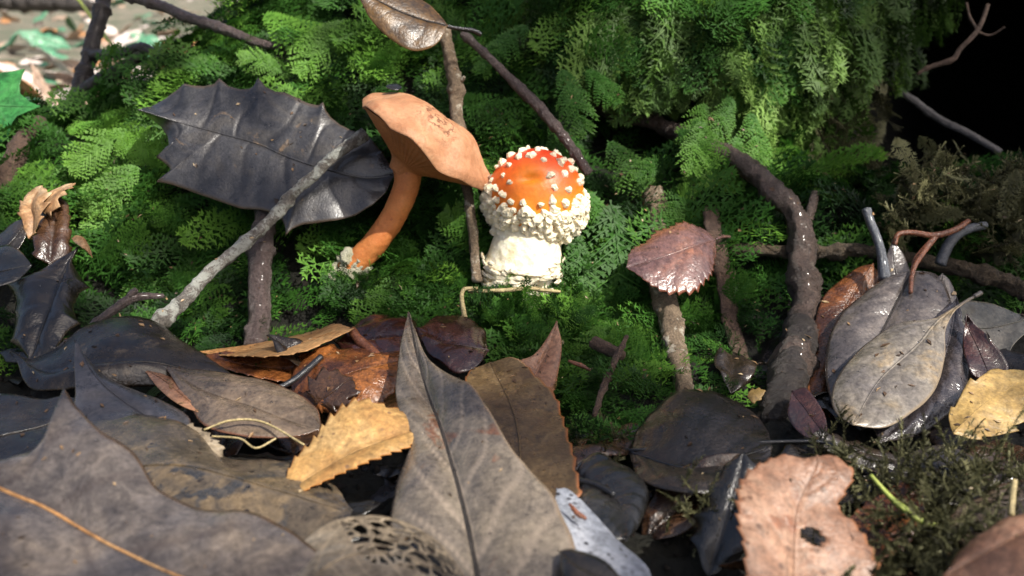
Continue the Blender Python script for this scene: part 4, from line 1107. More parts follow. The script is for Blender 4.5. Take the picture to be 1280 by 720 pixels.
    leaf('olive_leaf', 'olive grey stiff leaf with pale midrib pointing away from the cluster',
         [(1196, 398, 27.0), (1230, 410, 26.8), (1290, 398, 27.0), (1330, 392, 27.2)],
         [(1202, 378, 27.6), (1235, 380, 27.7), (1275, 393, 27.3), (1310, 380, 27.4)], [(1212, 420, 26.6), (1232, 442, 26.2), (1254, 460, 25.9), (1266, 432, 26.3), (1290, 412, 26.7)],
         'olive_grey', rib=.03, wav=.06, vein=(5, .2, .012))
    leaf('purple_leaf', 'dull red wet leaf scrap below the olive grey leaf',
         [(1205, 400, 26.4), (1225, 440, 25.6), (1240, 480, 24.9)], [(1205, 430, 25.8), (1212, 465, 25.1)], [(1232, 425, 25.9), (1258, 462, 25.3)],
         'red_wet', rib=.02, wav=.25, n=60, m=8)
    leaf('grey_leaf', 'dark slate leaf half hidden beside the wet black root foot',
         [(1010, 400, 30.0), (985, 430, 29.0), (965, 470, 27.8), (948, 510, 26.6)], [(980, 408, 30.1), (958, 435, 29.2), (945, 475, 27.8)], [(1015, 430, 29.2), (1000, 480, 27.6), (975, 510, 26.4)],
         'purple_dark', rib=.03, wav=.1)
    leaf('chestnut_leaf', 'wet chestnut leaf scrap under the glossy orange leaf',
         [(990, 490, 24.6), (1010, 515, 23.9), (1035, 548, 23.0)], [(1008, 488, 24.5), (1030, 515, 23.7)], [(985, 520, 23.8), (1005, 545, 23.2)],
         'red_wet', rib=.02, wav=.1, n=60, m=8)
    leaf('yellow_scrap', 'ragged wet yellow leaf beside the purplish black leaf',
         [(1192, 540, 21.8), (1230, 505, 22.8), (1262, 485, 23.4), (1310, 455, 24.0)], [(1188, 515, 22.6), (1215, 480, 23.6), (1250, 462, 24.2)], [(1225, 545, 21.8), (1270, 530, 22.2), (1310, 500, 22.8)],
         'yellow_bit', rib=.02, saw=(4, .22), wav=.2)
    leaf('red_serrated_leaf', 'wet red and purple serrated leaf resting on the broken twig',
         [(895, 299, 30.6), (862, 309, 29.9), (825, 322, 29.5), (783, 334, 29.4)],
         [(880, 286, 31.0), (853, 278, 31.1), (827, 287, 30.9), (805, 303, 30.5), (788, 313, 30.0)],
         [(896, 320, 30.1), (885, 351, 29.2), (866, 364, 28.8), (840, 367, 28.7), (820, 360, 28.7), (803, 347, 28.9)],
         'red_serrate', saw=(17, .12), rib=.035, wav=.07, bulge=.1, vein=(7, .3, .02), stalk=[(903, 296, 30.9), (912, 296, 31.3)], n=170)
    leaf('top_leaf', 'mottled brown leaf hanging above the leaning mushroom with black stalk',
         [(559, 33, 31.6), (520, 22, 31.4), (480, 5, 31.2), (440, -20, 31.2)],
         [(545, 15, 32.0), (527, 0, 32.2), (500, -20, 32.2), (465, -30, 32)],
         [(550, 50, 31.2), (533, 61, 31.0), (512, 62, 30.9), (487, 47, 30.9), (466, 26, 30.9), (450, 0, 31)],
         'top_brown', rib=.05, rib_mat='dark_bark', wav=.08, bulge=.1, vein=(6, .25, .015), stalk=[(575, 36, 31.9), (590, 38, 32.2), (601, 43, 32.4)], stalk_mat='black_stalk', stalk_r=.07)
    # torn tan leaf and its neighbours on the far side
    leaf('torn_leaf', 'torn crumpled tan leaf glowing beside the moss',
         [(42, 300, 29.6), (45, 275, 29.8), (40, 255, 30.2), (52, 232, 30.6)], [(33, 280, 29.8), (29, 255, 30.2), (36, 236, 30.6)], [(52, 285, 29.4), (60, 262, 29.6), (62, 242, 30.2)],
         'curl_tan', rib=0, wav=.28, bulge=.05, n=90, m=10, saw=(5, .45))
    leaf('torn_leaf', 'pale peeled flap of dead leaf over a dark brown hollow',
         [(48, 262, 29.7), (62, 248, 29.8), (78, 236, 30.2), (94, 228, 30.6)], [(52, 248, 30.2), (68, 234, 30.5), (84, 224, 30.8)], [(60, 266, 29.3), (76, 254, 29.5), (90, 244, 30.0)],
         'curl_tan', rib=0, wav=.3, bulge=.05, n=90, m=9, saw=(6, .5))
    leaf('brown_leaf', 'dark orange brown rolled leaf inside the torn tan leaf',
         [(62, 330, 28.9), (66, 300, 29.4), (72, 270, 30.0), (76, 246, 30.5)], [(42, 320, 28.9), (46, 290, 29.6), (56, 258, 30.4)], [(86, 318, 29.2), (88, 290, 29.8), (86, 258, 30.4)],
         'litter_b', rib=0, wav=.2, bulge=.1, n=80, m=9, saw=(5, .2))
    leaf('orange_leaf_tip', 'curled orange leaf tip with bright spot above the wet holly leaf',
         [(90, 298, 28.8), (100, 297, 28.5), (108, 305, 28.4), (116, 322, 28.5)], [(93, 303, 28.5), (101, 308, 28.2), (108, 313, 28.3)], [(96, 294, 28.9), (106, 298, 28.7), (113, 311, 28.6)],
         'curl_tan', rib=0, wav=.02, n=40, m=6)
    leaf('dark_leaf', 'small wet dark leaf catching sky light at the moss edge',
         [(-30, 345, 27.8), (5, 338, 27.8), (40, 330, 28.2)], [(-10, 318, 28.8), (18, 312, 28.9)], [(-10, 358, 27.2), (20, 350, 27.5)], 'black_wet', rib=.02, wav=.2, n=60, m=8)
    leaf('dark_leaf', 'narrow dark leaf blade rising towards the torn tan leaf',
         [(-20, 325, 28.8), (10, 305, 29.2), (36, 276, 29.8)], [(-15, 295, 29.6), (14, 280, 30)], [(0, 335, 28.6), (30, 300, 29.4)], 'holly_wet', rib=.02, n=60, m=8, wav=.15)
    # ivy leaf: lobed outline
    leaf('ivy_leaf', 'fresh green lobed ivy leaf above the brown root',
         [(-60, 140, 36.2), (-20, 132, 36), (10, 133, 35.8), (50, 133, 35.6)],
         [(-50, 95, 36.8), (-5, 92, 36.6), (31, 86, 36.4), (24, 102, 36.2), (24, 116, 36.0), (36, 126, 35.8)],
         [(-40, 185, 35.6), (-5, 178, 35.4), (9, 175, 35.4), (14, 158, 35.5), (21, 146, 35.6), (36, 139, 35.6)],
         'ivy_leaf', rib=.03, wav=.08, smooth=False, vein=(4, .4, .012))
    leaf('blurred_leaf', 'pale brown shiny leaf beyond the green moss tangle near the straw',
         [(1180, 720, 14.6), (1230, 690, 15.0), (1290, 660, 15.4), (1330, 640, 15.6)], [(1200, 685, 15.3), (1240, 660, 15.8), (1300, 635, 16)], [(1210, 760, 14), (1280, 740, 14.2), (1330, 700, 14.8)],
         'tan_pink', rib=.02, wav=.15, bulge=.1)
leaves()

# ------------------------------------------------------------------ twigs, stalks, roots
def twigs():
    twig('fallen_log', 'dark fallen log lying far back on the woodland floor', [(-80, 6, 170, 9), (20, 2, 170, 10), (70, 4, 170, 10), (118, 8, 170, 7)], 'dark_bark', cat='log', knots=3, step=.6)
    rr = at(735, 132, 37.8)
    twig('lichened_twig', 'pale grey lichened twig leaning across the upright holly leaf',
         [(186, 413, 26.6, 8), (233, 373, 27.6, 8), (267, 337, 28.4, 7.5), (320, 293, 29.3, 7), (370, 240, 30.1, 6.5), (413, 200, 30.7, 6.5), (455, 166, 31.2, 8)], 'lichen_bark', knots=7, rough=.25)
    twig('upright_stick', 'purplish brown upright stick under the grey holly leaf',
         [(331, 262, 31.5, 13), (327, 300, 30.8, 14), (324, 360, 29.8, 14), (322, 395, 29.2, 14), (322, 436, 28.2, 14)], 'purple_bark', knots=4, rough=.14)
    twig('arching_twig', 'thin wet grey brown twig crossing the mossy crest',
         [(155, -6, 38, 6), (200, 7, 37.4, 6.5), (233, 20, 36.8, 6.5), (280, 37, 36.2, 6), (320, 52, 35.8, 5.5), (350, 58, 35.8, 4)], 'purple_bark', knots=5, rough=.2)
    twig('forked_twig', 'dark forked twig standing up behind the moss crest',
         [(82, 140, 40, 10), (97, 117, 40, 9), (110, 80, 41, 9), (117, 50, 41.5, 9), (126, 20, 42, 9), (135, -20, 42.5, 8)], 'dark_bark',
         branches=[[(114, 68, 41, 6), (140, 67, 39.6, 6), (160, 65, 38.6, 6), (178, 60, 38, 7), (190, 66, 37.6, 5), (208, 73, 37.2, 4)],
                   [(96, 124, 39.6, 9), (127, 100, 38.8, 9), (160, 80, 38.2, 8), (180, 66, 38, 6)]], knots=3)
    twig('upright_twig', 'pale brown broken twig standing behind the leaning mushroom cap',
         [(556, 34, 33.4, 8), (562, 70, 33.4, 8), (568, 105, 33.2, 9), (573, 150, 33, 8), (583, 234, 31.6, 6), (592, 300, 30.8, 6), (597, 352, 30.2, 6)], 'pale_bark',
         branches=[[(569, 104, 33.2, 4), (577, 100, 33.0, 3), (580, 96, 32.9, 2)]], knots=5, rough=.22)
    twig('slanting_twig', 'purplish twig slanting down behind the fly agaric cap',
         [(578, 42, 33.4, 5), (620, 80, 33.2, 5), (645, 105, 33.0, 6), (670, 130, 32.8, 7), (703, 170, 32.4, 6), (735, 216, 32.2, 6)], 'purple_bark', knots=5, rough=.2)
    lr = twig('long_root', 'thick bent brown root running from the hollow down to the leaf cluster',
         [(735, 132, 37.8, 9), (800, 147, 37, 10), (840, 162, 36.4, 10), (893, 187, 33.4, 11), (935, 205, 32.6, 12), (968, 240, 32.0, 13), (998, 278, 31.4, 14), (1003, 330, 30.6, 15), (1008, 380, 29.6, 17), (1000, 430, 28, 20), (985, 482, 26.2, 22), (968, 525, 25.6, 23), (955, 560, 25.4, 20)], 'root_bark',
         branches=[[(1003, 290, 31.8, 6), (1012, 268, 31.8, 6), (1020, 240, 31.9, 5)]], part='spur', knots=5, rough=.26)
    V, F = twig_geo([(1006, 408, 28.7, 19), (1000, 430, 27.95, 22), (985, 482, 26.15, 25), (968, 525, 25.5, 25), (955, 560, 25.3, 22)], rr, rough=.2, knots=0)
    fo = link('wet_foot', mesh_np('wet_foot', V, F), MATS['dark_bark'], lr)
    twig('broken_twig', 'pale broken twig with peeling bark beneath the red serrated leaf',
         [(816, 240, 33, 11), (820, 290, 32, 12), (826, 350, 30.6, 14), (835, 385, 29.6, 15), (843, 430, 28.2, 14), (852, 470, 26.8, 12), (856, 492, 26.0, 11)], 'pale_bark', knots=5, rough=.22)
    twig('bark_strip', 'flat rust brown bark strip leaning beside the red serrated leaf',
         [(888, 262, 32.4, 12), (897, 307, 31.4, 13), (907, 350, 30.9, 13), (914, 395, 30.0, 13), (922, 440, 29.0, 13), (932, 458, 28.6, 11)], 'brown_bark', flat=.4, knots=2)
    twig('rotten_stick', 'long rotten dark stick lying behind the grey leaf cluster',
         [(915, 312, 31.6, 7), (1017, 316, 31.2, 8), (1077, 314, 31, 8), (1160, 328, 30.6, 9), (1227, 344, 30, 10), (1300, 368, 29.6, 11)], 'rot_wood', knots=6, rough=.35)
    twig('hollow_twig', 'thin straight grey twig crossing the dark hollow',
         [(1072, 70, 39.4, 4), (1110, 100, 40.4, 4), (1160, 140, 42, 4.5), (1210, 168, 41.6, 4.5), (1250, 190, 41.2, 4)], 'grey_twig', knots=4, rough=.15)
    twig('hollow_twig', 'faint grey twig rising behind the straight twig at the hollow',
         [(1035, 118, 38.6, 3.5), (1080, 84, 38.8, 3.5), (1135, 42, 39.2, 3)], 'grey_twig', knots=3, rough=.15)
    twig('dangling_rootlet', 'crooked pale brown rootlet dangling in the dark hollow',
         [(1235, 5, 40, 2.5), (1222, 38, 40, 3), (1200, 62, 40, 3), (1190, 75, 40, 3.5), (1160, 85, 40, 2.5), (1147, 93, 40, 1.8)], 'brown_bark',
         branches=[[(1222, 38, 40, 2), (1212, 22, 40.2, 2), (1208, 4, 40.4, 1.6)], [(1222, 40, 40, 1.6), (1238, 44, 40, 1.4), (1256, 34, 39.6, 1.2)]], knots=3)
    twig('forked_twiglet', 'small purplish forked twiglet poking over the arched dark leaf',
         [(70, 441, 25.2, 5), (93, 424, 25.4, 5.5), (133, 393, 26, 5.5), (160, 374, 26.4, 6), (180, 371, 26.6, 4.5), (205, 370, 26.8, 3)], 'purple_bark', branches=[[(158, 376, 26.4, 4), (165, 367, 26.4, 4), (171, 362, 26.4, 3)]], knots=3)
    twig('red_stalk', 'curved reddish leaf stalk lying on the wet red leaf',
         [(441, 414, 26.6, 6), (450, 425, 26.2, 6), (463, 436, 25.8, 6), (482, 455, 25.0, 5), (497, 474, 24.2, 4)], 'red_stalk', cat='stalk', knots=1, rough=.08)
    twig('black_stalk', 'glossy black curved stalk under the flat tan leaf',
         [(401, 446, 24.8, 4), (385, 460, 24.3, 4), (365, 476, 23.8, 4), (345, 485, 23.4, 3.5), (330, 482, 23.4, 3)], 'black_stalk', cat='stalk', knots=0, rough=.05)
    twig('straw_stem', 'dry straw stem lying at the foot of the fly agaric',
         [(585, 364, 29.4, 3.5), (630, 363, 29.2, 4.5), (668, 362, 29.2, 4.5), (700, 365, 29.4, 3)], 'straw', cat='stem', flat=.6, knots=1)
    twig('straw_stem', 'upright bent straw stem before the wet red leaf',
         [(597, 360, 29.2, 2), (580, 362, 29, 2.5), (577, 375, 28.8, 3), (582, 400, 28.2, 3), (587, 425, 27.4, 2.5), (588, 450, 26.6, 2)], 'straw', cat='stem', knots=0, rough=.1)
    twig('blue_stalk', 'stiff blue grey leaf stalk standing above the leaf cluster',
         [(1106, 350, 28.7, 8), (1102, 325, 28.9, 6), (1096, 300, 29.1, 5.5), (1088, 275, 29.3, 5.5), (1084, 261, 29.4, 6)], 'blue_stalk', cat='stalk', knots=0, rough=.06)
    twig('blue_stalk', 'arched blue grey leaf stalk reaching under the dark moss',
         [(1175, 330, 29.6, 7), (1185, 306, 29.6, 6.5), (1204, 289, 29.7, 6), (1232, 281, 30, 5)], 'blue_stalk', cat='stalk', knots=0, rough=.06)
    twig('forked_stalk', 'forked red brown leaf stalk arching over the leaf cluster',
         [(1118, 306, 29.3, 3), (1122, 294, 29.3, 3.5), (1140, 291, 29.2, 3.5), (1167, 294, 29.1, 4), (1193, 287, 29.2, 4), (1211, 276, 29.4, 3)], 'red_stalk', cat='stalk',
         branches=[[(1170, 295, 29.1, 3.5), (1152, 318, 28.8, 3.5), (1141, 340, 28.3, 3), (1138, 366, 27.6, 2.5)]], knots=1, rough=.1)
    twig('moss_sprig', 'yellow green moss stem lying across the dark tangle',
         [(1088, 594, 18.2, 2.5), (1113, 623, 17.8, 3.5), (1130, 637, 17.6, 4.5), (1150, 650, 17.4, 4), (1172, 656, 17.4, 2)], 'green_stalk', cat='moss sprig', knots=0,
         branches=[[(1134, 640, 17.5, 3), (1146, 634, 17.5, 1.8)]], rough=.15)
    twig('straw_stem', 'short straw stub standing in the dark moss tangle',
         [(1263, 644, 16.8, 4), (1265, 620, 17, 4), (1268, 600, 17.2, 3)], 'straw', cat='stem', knots=0)
    twig('brown_root', 'thick rough brown root emerging under the ivy leaf',
         [(-30, 270, 33.4, 16), (5, 225, 33.8, 14), (20, 195, 34.4, 12), (32, 172, 35, 10), (52, 150, 36, 7)], 'brown_bark', knots=3, rough=.3)
    twig('curved_stalk', 'thick black leaf stalk curving over the wrinkled black leaf',
         [(688, 602, 19.6, 4), (715, 601, 19.4, 4.5), (742, 606, 19.2, 5), (768, 619, 18.8, 4)], 'black_stalk', cat='stalk', knots=0, rough=.05)
    twig('rusty_twiglet', 'short rust brown twiglet lying on the speckled leaf',
         [(712, 630, 17.2, 1.5), (722, 642, 17.0, 3), (733, 649, 16.9, 2)], 'red_stalk', knots=1, rough=.3)
    twig('moss_spike', 'brown withered moss spike rising from the litter',
         [(743, 520, 23.4, 3), (757, 480, 24.6, 4), (770, 450, 25.4, 4), (783, 420, 26.2, 2.5)], 'brown_bark', cat='twig', knots=3, rough=.5)
    twig('rusty_twiglet', 'orange brown splinter stuck in the moss beside the broken twig',
         [(710, 451, 25.6, 1.2), (725, 457, 25.4, 3), (738, 463, 25.2, 1)], 'red_stalk', knots=0, rough=.4)
    twig('dead_stick', 'brown dead stick half buried in moss below the agaric',
         [(742, 428, 27.0, 8), (760, 437, 26.6, 8), (778, 445, 26.2, 6)], 'brown_bark', knots=1)
    twig('fine_root', 'hair thin pale rootlet over the ribbed leaf',
         [(255, 537, 20.6, 1.5), (290, 525, 20.8, 1.5), (330, 528, 20.9, 1.5), (380, 556, 20.2, 1.5)], 'straw', cat='rootlet', knots=0)
    twig('fine_root', 'hair thin pale rootlet curling under the ribbed leaf',
         [(265, 545, 20.2, 1.3), (300, 548, 20.1, 1.3), (320, 560, 19.8, 1.3), (345, 548, 20.1, 1.2)], 'straw', cat='rootlet', knots=0)
    twig('grass_blade', 'thin green grass blade crossing behind the forked twig',
         [(90, -10, 46, 4), (112, 18, 45, 4), (132, 46, 44, 3.5), (148, 66, 43, 2)], 'green_stalk', cat='grass blade', flat=.3, knots=0)
twigs()

# ------------------------------------------------------------------ litter under the traced leaves
def proto_leaf(kind, seed, mat):
    L = 5.0; n = 60
    t = np.linspace(0, 1, 40)
    z = .25 * np.sin(t * 3 + seed) * t
    mid = np.stack([.25 * np.sin(t * 2.2 + seed), t * L, z], 1)
    prof = {'oval': np.sin(np.pi * t ** .85) ** .8, 'birch': np.sin(np.pi * t ** .6) ** .9, 'holly': np.sin(np.pi * t) ** .7 * (1 - .28 * np.abs(np.sin(t * 14)))}[kind]
    w = {'oval': 1.15, 'birch': 1.5, 'holly': 1.45}[kind]
    lift = .35 * math.sin(seed * 1.7)
    l = mid + np.stack([-w * prof, 0 * t, lift * prof], 1); r = mid + np.stack([w * prof, 0 * t, lift * prof * .6 + .2 * prof * np.sin(t * 5 + seed)], 1)
    V, F, VE, ED, line, Nn = loft(mid, l, r, n=n, m=8, saw=(16, .07) if kind == 'birch' else None, wav=.3, bulge=.2, vein=(7, .25, .03), toward=np.array([0, 0, 1.0]), seed=seed)
    V, F, VE, ED = used(V, F, VE, ED)
    me = mesh_np('litter_leaf', V, F); attr(me, 'vein', VE); attr(me, 'edge', ED); me.materials.append(MATS[mat])
    V2, F2 = tube_mesh(line[1:-2:2] + Nn[1:-2:2] * .01, np.linspace(.05, .015, len(line[1:-2:2])), 6)
    mr = mesh_np('midrib', V2, F2); mr.materials.append(MATS[mat])
    return me, mr

def floor_point(px, py, up=0.0):
    ys = [f[0] for f in FLOOR][::-1]; ds = [f[1] for f in FLOOR][::-1]
    return at(px, py, float(np.interp(py, ys, ds))) + np.array([0, 0, up])

def place(me, mr, name, p, yaw, tx, ty, s, label, cat, group):
    o = bpy.data.objects.new(name, me); COL.objects.link(o)
    o.matrix_world = Matrix.Translation(Vector(p * CM)) @ Matrix.Rotation(yaw, 4, 'Z') @ Matrix.Rotation(tx, 4, 'X') @ Matrix.Rotation(ty, 4, 'Y') @ Matrix.Scale(s, 4)
    tag(o, label, cat, group)
    if mr is not None:
        c = bpy.data.objects.new('midrib', mr); COL.objects.link(c); c.parent = o
    return o

def litter():
    P = [proto_leaf('oval', 1, 'litter_a'), proto_leaf('birch', 2, 'litter_b'), proto_leaf('holly', 3, 'litter_a'), proto_leaf('birch', 4, 'dark_brown'), proto_leaf('oval', 5, 'litter_b'), proto_leaf('holly', 6, 'black_wet')]
    names = ['dark wet oval leaf buried among the litter', 'russet serrated leaf buried among the litter', 'dark spiny leaf buried among the litter',
             'blackish brown serrated leaf buried among the litter', 'russet oval leaf buried among the litter', 'black spiny leaf buried among the litter']
    k = 0
    for i in range(95):
        px, py = random.uniform(-20, 1290), random.uniform(440, 745)
        if 220 < px < 640 and py < 490: continue
        if 690 < px < 830 and py < 540: continue
        q = k % 6; k += 1
        p = floor_point(px, py, random.uniform(.05, .45))
        place(P[q][0], P[q][1], 'litter_leaf', p, random.uniform(0, 6.28), random.gauss(0, .22), random.gauss(0, .25), random.uniform(.45, .8), names[q], 'leaf', 'dark leaves in the litter, ' + names[q].split(' leaf')[0])
    # woodland floor far behind
    Q = [proto_leaf('birch', 11, 'far_tan'), proto_leaf('oval', 12, 'far_pale'), proto_leaf('birch', 13, 'far_orange'), proto_leaf('holly', 14, 'far_green'), proto_leaf('oval', 15, 'far_tan')]
    fn = ['tan serrated leaf on the distant woodland floor', 'pale oval leaf on the distant woodland floor', 'orange leaf on the distant woodland floor', 'green leaf on the distant woodland floor', 'tan oval leaf on the distant woodland floor']
    for i in range(210):
        py = random.uniform(-8, 165) ; px = random.uniform(-40, 300)
        d = 14.8 / max(.03, (.342 + .94 * (py - 360) / FPX)); d = min(d, 420)
        if d < 55: continue
        p = at(px, py, d); p[2] = -4.0 + random.uniform(0, .8)
        q = random.choice([0, 0, 1, 1, 2, 3, 3, 4])
        place(Q[q][0], Q[q][1], 'woodland_leaf', p, random.uniform(0, 6.28), random.gauss(.1, .35), random.gauss(0, .4), random.uniform(.8, 1.7), fn[q], 'leaf', fn[q].replace('leaf', 'leaves'))
litter()

def crumbs():
    V, F = [], []
    def add(p, s):
        k = len(V); r = RNG.normal(0, 1, (6, 3)) * .25
        B = np.array([[1, 0, 0], [-1, 0, 0], [0, 1, 0], [0, -1, 0], [0, 0, 1], [0, 0, -1]]) + r
        V.extend(p + B * s * RNG.uniform(.5, 1.2, 3))
        for f in ((0, 2, 4), (2, 1, 4), (1, 3, 4), (3, 0, 4), (2, 0, 5), (1, 2, 5), (3, 1, 5), (0, 3, 5)): F.append((k + f[0], k + f[1], k + f[2]))
    for p, n, x, y, d in bank_points(2600, lambda x, y, d: (1 if y > 350 else .15) if d < 45 else 0):
        add(p + n * .05, RNG.uniform(.03, .14))
    o = link('soil_crumb_litter', mesh_np('soil_crumb_litter', np.array(V), np.array(F), smooth=False), MATS['soil']); tag(o, 'dark soil crumbs scattered between leaves and moss', 'soil', kind='stuff')
crumbs()

def dark_moss():
    items = []
    spots = [(1090, 555, 20.4, 60, 22), (1180, 575, 19.6, 110, 45), (1250, 565, 19.4, 60, 40), (1150, 630, 18.0, 110, 40), (1230, 650, 17.2, 80, 45), (1040, 530, 21.6, 30, 20), (750, 540, 22.6, 35, 25), (880, 600, 19.0, 50, 18), (1090, 690, 16.6, 50, 30)]
    for (cx, cy, d, rx, ry) in spots:
        for _ in range(int(rx * ry / 32)):
            x, y = RNG.normal(cx, rx * .55), RNG.normal(cy, ry * .55)
            p = at(x, y, d + RNG.normal(0, .7)); p[2] = max(p[2] - .9, -1.6)
            D = RNG.normal(0, .8, 3) + np.array([0, -.1, .25]); Nn = RNG.normal(0, 1, 3)
            items.append((p, D, Nn, RNG.uniform(.5, 1.4), min(1, max(0, .38 + RNG.normal(0, .25)))))
    plant('dark_moss', 'tangled dull brownish green moss beside the torn tan leaf', items, STRANDS, 'dark_moss')
    items = []
    for _ in range(420):
        x = RNG.uniform(1120, 1330); y = RNG.normal(262, 26)
        if y < 200 - (x - 1200) * .1: continue
        p = at(x, y, 31.6 + RNG.normal(0, .9))
        D = RNG.normal(0, .7, 3) + np.array([-.2, -.3, .3]); items.append((p, D, RNG.normal(0, 1, 3), RNG.uniform(.8, 1.8), min(1, max(0, .42 + RNG.normal(0, .28)))))
    for _ in range(170):
        x, y = RNG.uniform(1010, 1105), RNG.uniform(70, 250)
        p = at(x, y, 37.5 + (x - 1010) * .03 + RNG.normal(0, .8))
        items.append((p, RNG.normal(0, .5, 3) + np.array([0, -.3, -.6]), RNG.normal(0, 1, 3), RNG.uniform(.8, 2.0), min(1, max(0, .35 + RNG.normal(0, .22)))))
    plant('withered_moss', 'brownish withered moss clump at the lip of the dark hollow', items, STRANDS + THIN[:2], 'dark_moss')
dark_moss()

def foot_moss():
    items = []
    for (x0, x1, y0, y1, d, n) in ((596, 735, 356, 384, 30.3, 80), (590, 720, 378, 398, 29.3, 80), (410, 470, 336, 360, 31.0, 36), (560, 640, 330, 360, 31.2, 40)):
        for _ in range(n):
            p = at(RNG.uniform(x0, x1), RNG.uniform(y0, y1), d + RNG.normal(0, .5)); p[2] -= .35
            D = np.array([RNG.normal(0, .7), RNG.normal(-.3, .4), .75])
            items.append((p, D, np.array([0, -1, .4]) + RNG.normal(0, .4, 3), RNG.uniform(.55, 1.15), min(1, max(0, .38 + RNG.normal(0, .2)))))
    plant('foot_moss', 'small green moss sprigs growing round the feet of both mushrooms', items, FRONDS + STRANDS, 'feather_moss')
foot_moss()

def overhanging_sun_blocker():
    """added unseen leafy sun blocker above and beside the camera: the sun reaches the bank only through its gaps"""
    S = np.array(sdir)
    e1 = np.cross(S, [0, 0, 1.0]); e1 /= np.linalg.norm(e1); e2 = np.cross(S, e1)
    dist = 150.0
    gaps = [(668, 262, 30.5, 85, 105), (540, 178, 30.5, 115, 85), (440, 560, 19.5, 125, 80), (350, 428, 26.5, 110, 35), (985, 640, 16.4, 85, 95),
            (150, 640, 16.2, 120, 55), (95, 520, 18, 40, 40), (130, 200, 34, 85, 60), (520, 440, 23.5, 40, 50), (640, 620, 17.5, 70, 70), (955, 90, 35.0, 95, 95), (960, 30, 34.2, 110, 90), (800, 50, 34.4, 45, 40),
            (1090, 490, 24.2, 55, 45), (70, 250, 30, 38, 40), (250, 350, 28, 60, 40), (760, 270, 33, 40, 50), (330, 40, 37, 60, 40), (850, 300, 30.5, 40, 40), (1250, 490, 23, 40, 30), (560, 330, 31.5, 40, 30),
            (845, 420, 28.5, 20, 35), (500, 20, 31.3, 60, 40), (1060, 360, 29, 30, 25), (290, 520, 22, 55, 30), (10, 130, 35.8, 50, 50), (1200, 570, 19, 60, 40), (1010, 300, 31.6, 25, 40)]  # openings shaped so sun lands on the mushrooms and chosen leaves
    G = []
    for (x, y, d, rx, ry) in gaps:
        p = at(x, y, d); G.append((p @ e1, p @ e2, .5 * (rx + ry) * d / FPX))
    centre = at(640, 400, 27)
    root = empty('overhanging_sun_blocker', centre + S * dist + e1 * 60)  # out-of-view foliage added to shade the moss and dapple the sun
    base = centre + S * dist + e1 * 60
    tag(root, 'added unseen leafy sun blocker dappling the bank from behind the viewer', 'branch')
    V, F, T = [], [], []
    for _ in range(1500):
        a, b = RNG.uniform(-34, 34), RNG.uniform(-30, 30)
        sz = RNG.uniform(1.6, 2.6)
        ca, cb = a + centre @ e1, b + centre @ e2
        if any(math.hypot(ca - g[0], cb - g[1]) < g[2] + sz * .75 for g in G): continue
        c = centre + e1 * a + e2 * b + S * (dist + RNG.uniform(-12, 12))
        n = S + RNG.normal(0, .35, 3); n /= np.linalg.norm(n)
        x = np.cross(n, RNG.normal(0, 1, 3)); x /= np.linalg.norm(x); y = np.cross(n, x)
        k = len(V)
        V.extend([c - y * sz * 1.2, c + x * sz * .8 + n * .3, c + y * sz * 1.3, c - x * sz * .8 + n * .3, c + n * -.1]); T.extend([RNG.random()] * 5)
        F.extend([(k, k + 1, k + 4), (k + 1, k + 2, k + 4), (k + 2, k + 3, k + 4), (k + 3, k, k + 4)])
    me = mesh_np('blocker_crown', np.array(V) - base, F, smooth=False); attr(me, 'tone', T)
    link('blocker_crown', me, MATS['ivy_green'], root)
    P = resample(catmull(np.array([[0, 0, 0], -e1 * 30 + S * 3, -e1 * 60 - e2 * 4, -e1 * 95 + S * 2.0]), 10), 40)
    V, F = tube_mesh(P, np.linspace(.9, .3, 40), 8, .2, 4)
    link('blocker_limb', mesh_np('blocker_limb', V, F), MATS['brown_bark'], root)
overhanging_sun_blocker()

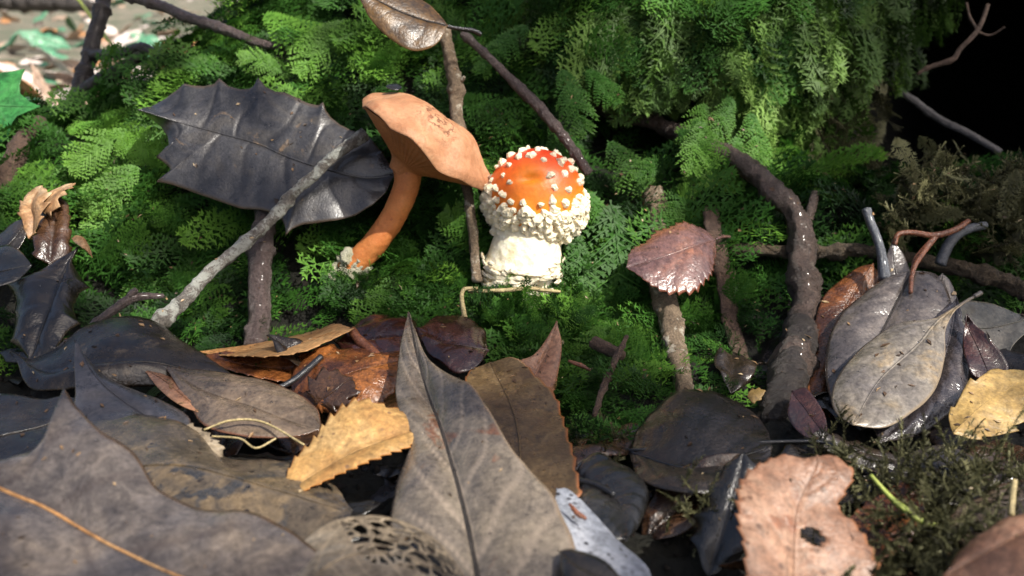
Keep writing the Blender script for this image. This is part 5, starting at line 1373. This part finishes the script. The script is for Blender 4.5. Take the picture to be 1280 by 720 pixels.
def fine_debris():
    """flakes of leaf and water beads dropped from above on to whatever lies below"""
    bpy.context.view_layer.update(); dg = bpy.context.evaluated_depsgraph_get()
    k = N('flake'); MATS['flake'] = k.done(k.bsdf(k.ramp(k.attr('tone'), [(0, (.02, .013, .008)), (.5, (.10, .055, .028)), (.8, (.28, .17, .08)), (1, (.42, .33, .2))]), .5, .5))
    k = N('water'); p = k.bsdf((1, 1, 1), .02, .5); p.inputs['Transmission Weight'].default_value = 1.0; p.inputs['IOR'].default_value = 1.33; MATS['water'] = k.done(p)
    V, F, T = [], [], []; VD, FD = [], []
    nd = 0
    for _ in range(4200):
        x, y = RNG.uniform(-15, 17), RNG.uniform(-17, 6)
        ok, loc, n, fi, ob, mw = SC.ray_cast(dg, Vector((x, y, 25)) * CM, Vector((0, 0, -1)))
        if not ok: continue
        root = ob
        while root.parent: root = root.parent
        if root.name.startswith(('fly_agaric', 'brown_mushroom', 'leaf_scrap', 'ground', 'yellow_leaf', 'overhanging')): continue
        moss = root.get('kind') == 'stuff'
        px, py, d = px_of(np.array(loc) / CM)
        c = np.array(loc) / CM; nn = np.array(n)
        if nn[2] < 0: nn = -nn
        if RNG.random() < (.5 if moss else .20):
            sz = RNG.uniform(.025, .10) * (1 if RNG.random() < .88 or d < 24 else 1.8) * (.6 if d < 20 else 1)
            a = RNG.normal(0, 1, 3); a -= nn * (a @ nn); a /= np.linalg.norm(a) + 1e-9; b = np.cross(nn, a)
            thin = RNG.uniform(.15, .8); q = len(V); c2 = c + nn * .02
            V.extend([c2 - a * sz, c2 + b * sz * thin + nn * sz * RNG.uniform(0, .4), c2 + a * sz * 1.2, c2 - b * sz * thin * RNG.uniform(.4, 1) + nn * sz * RNG.uniform(0, .4)])
            V.extend([v - nn * .015 for v in V[-4:]]); T.extend([RNG.random()] * 8)
            F.extend([(q, q + 1, q + 2, q + 3), (q + 7, q + 6, q + 5, q + 4), (q, q + 4, q + 5, q + 1), (q + 1, q + 5, q + 6, q + 2), (q + 2, q + 6, q + 7, q + 3), (q + 3, q + 7, q + 4, q)])
        elif not moss and nd < 420 and RNG.random() < .35:
            nd += 1; r = RNG.uniform(.012, .042)
            a = np.cross(nn, [.3, .9, .1]); a /= np.linalg.norm(a); b = np.cross(nn, a); q = len(VD)
            for (rr, hh) in ((1.0, -.15), (.97, .25), (.75, .55), (.4, .72)):
                for j in range(10):
                    t = 2 * math.pi * j / 10; VD.append(c + a * r * rr * math.cos(t) + b * r * rr * math.sin(t) + nn * r * hh)
            VD.append(c + nn * r * .76)
            for l in range(3):
                for j in range(10):
                    FD.append((q + l * 10 + j, q + l * 10 + (j + 1) % 10, q + l * 10 + 10 + (j + 1) % 10, q + l * 10 + 10 + j))
            for j in range(10): FD.append((q + 30 + j, q + 30 + (j + 1) % 10, q + 40))
            FD.append(tuple(q + j for j in range(9, -1, -1)))
    me = mesh_np('leaf_flake_litter', np.array(V), F, smooth=False); attr(me, 'tone', T)
    tag(link('leaf_flake_litter', me, MATS['flake']), 'tiny brown leaf flakes and splinters strewn over moss and leaves', 'debris', kind='stuff')
    tag(link('water_bead_film', mesh_np('water_bead_film', np.array(VD), FD), MATS['water']), 'tiny clear water beads on the wet leaves', 'water', kind='stuff')
fine_debris()
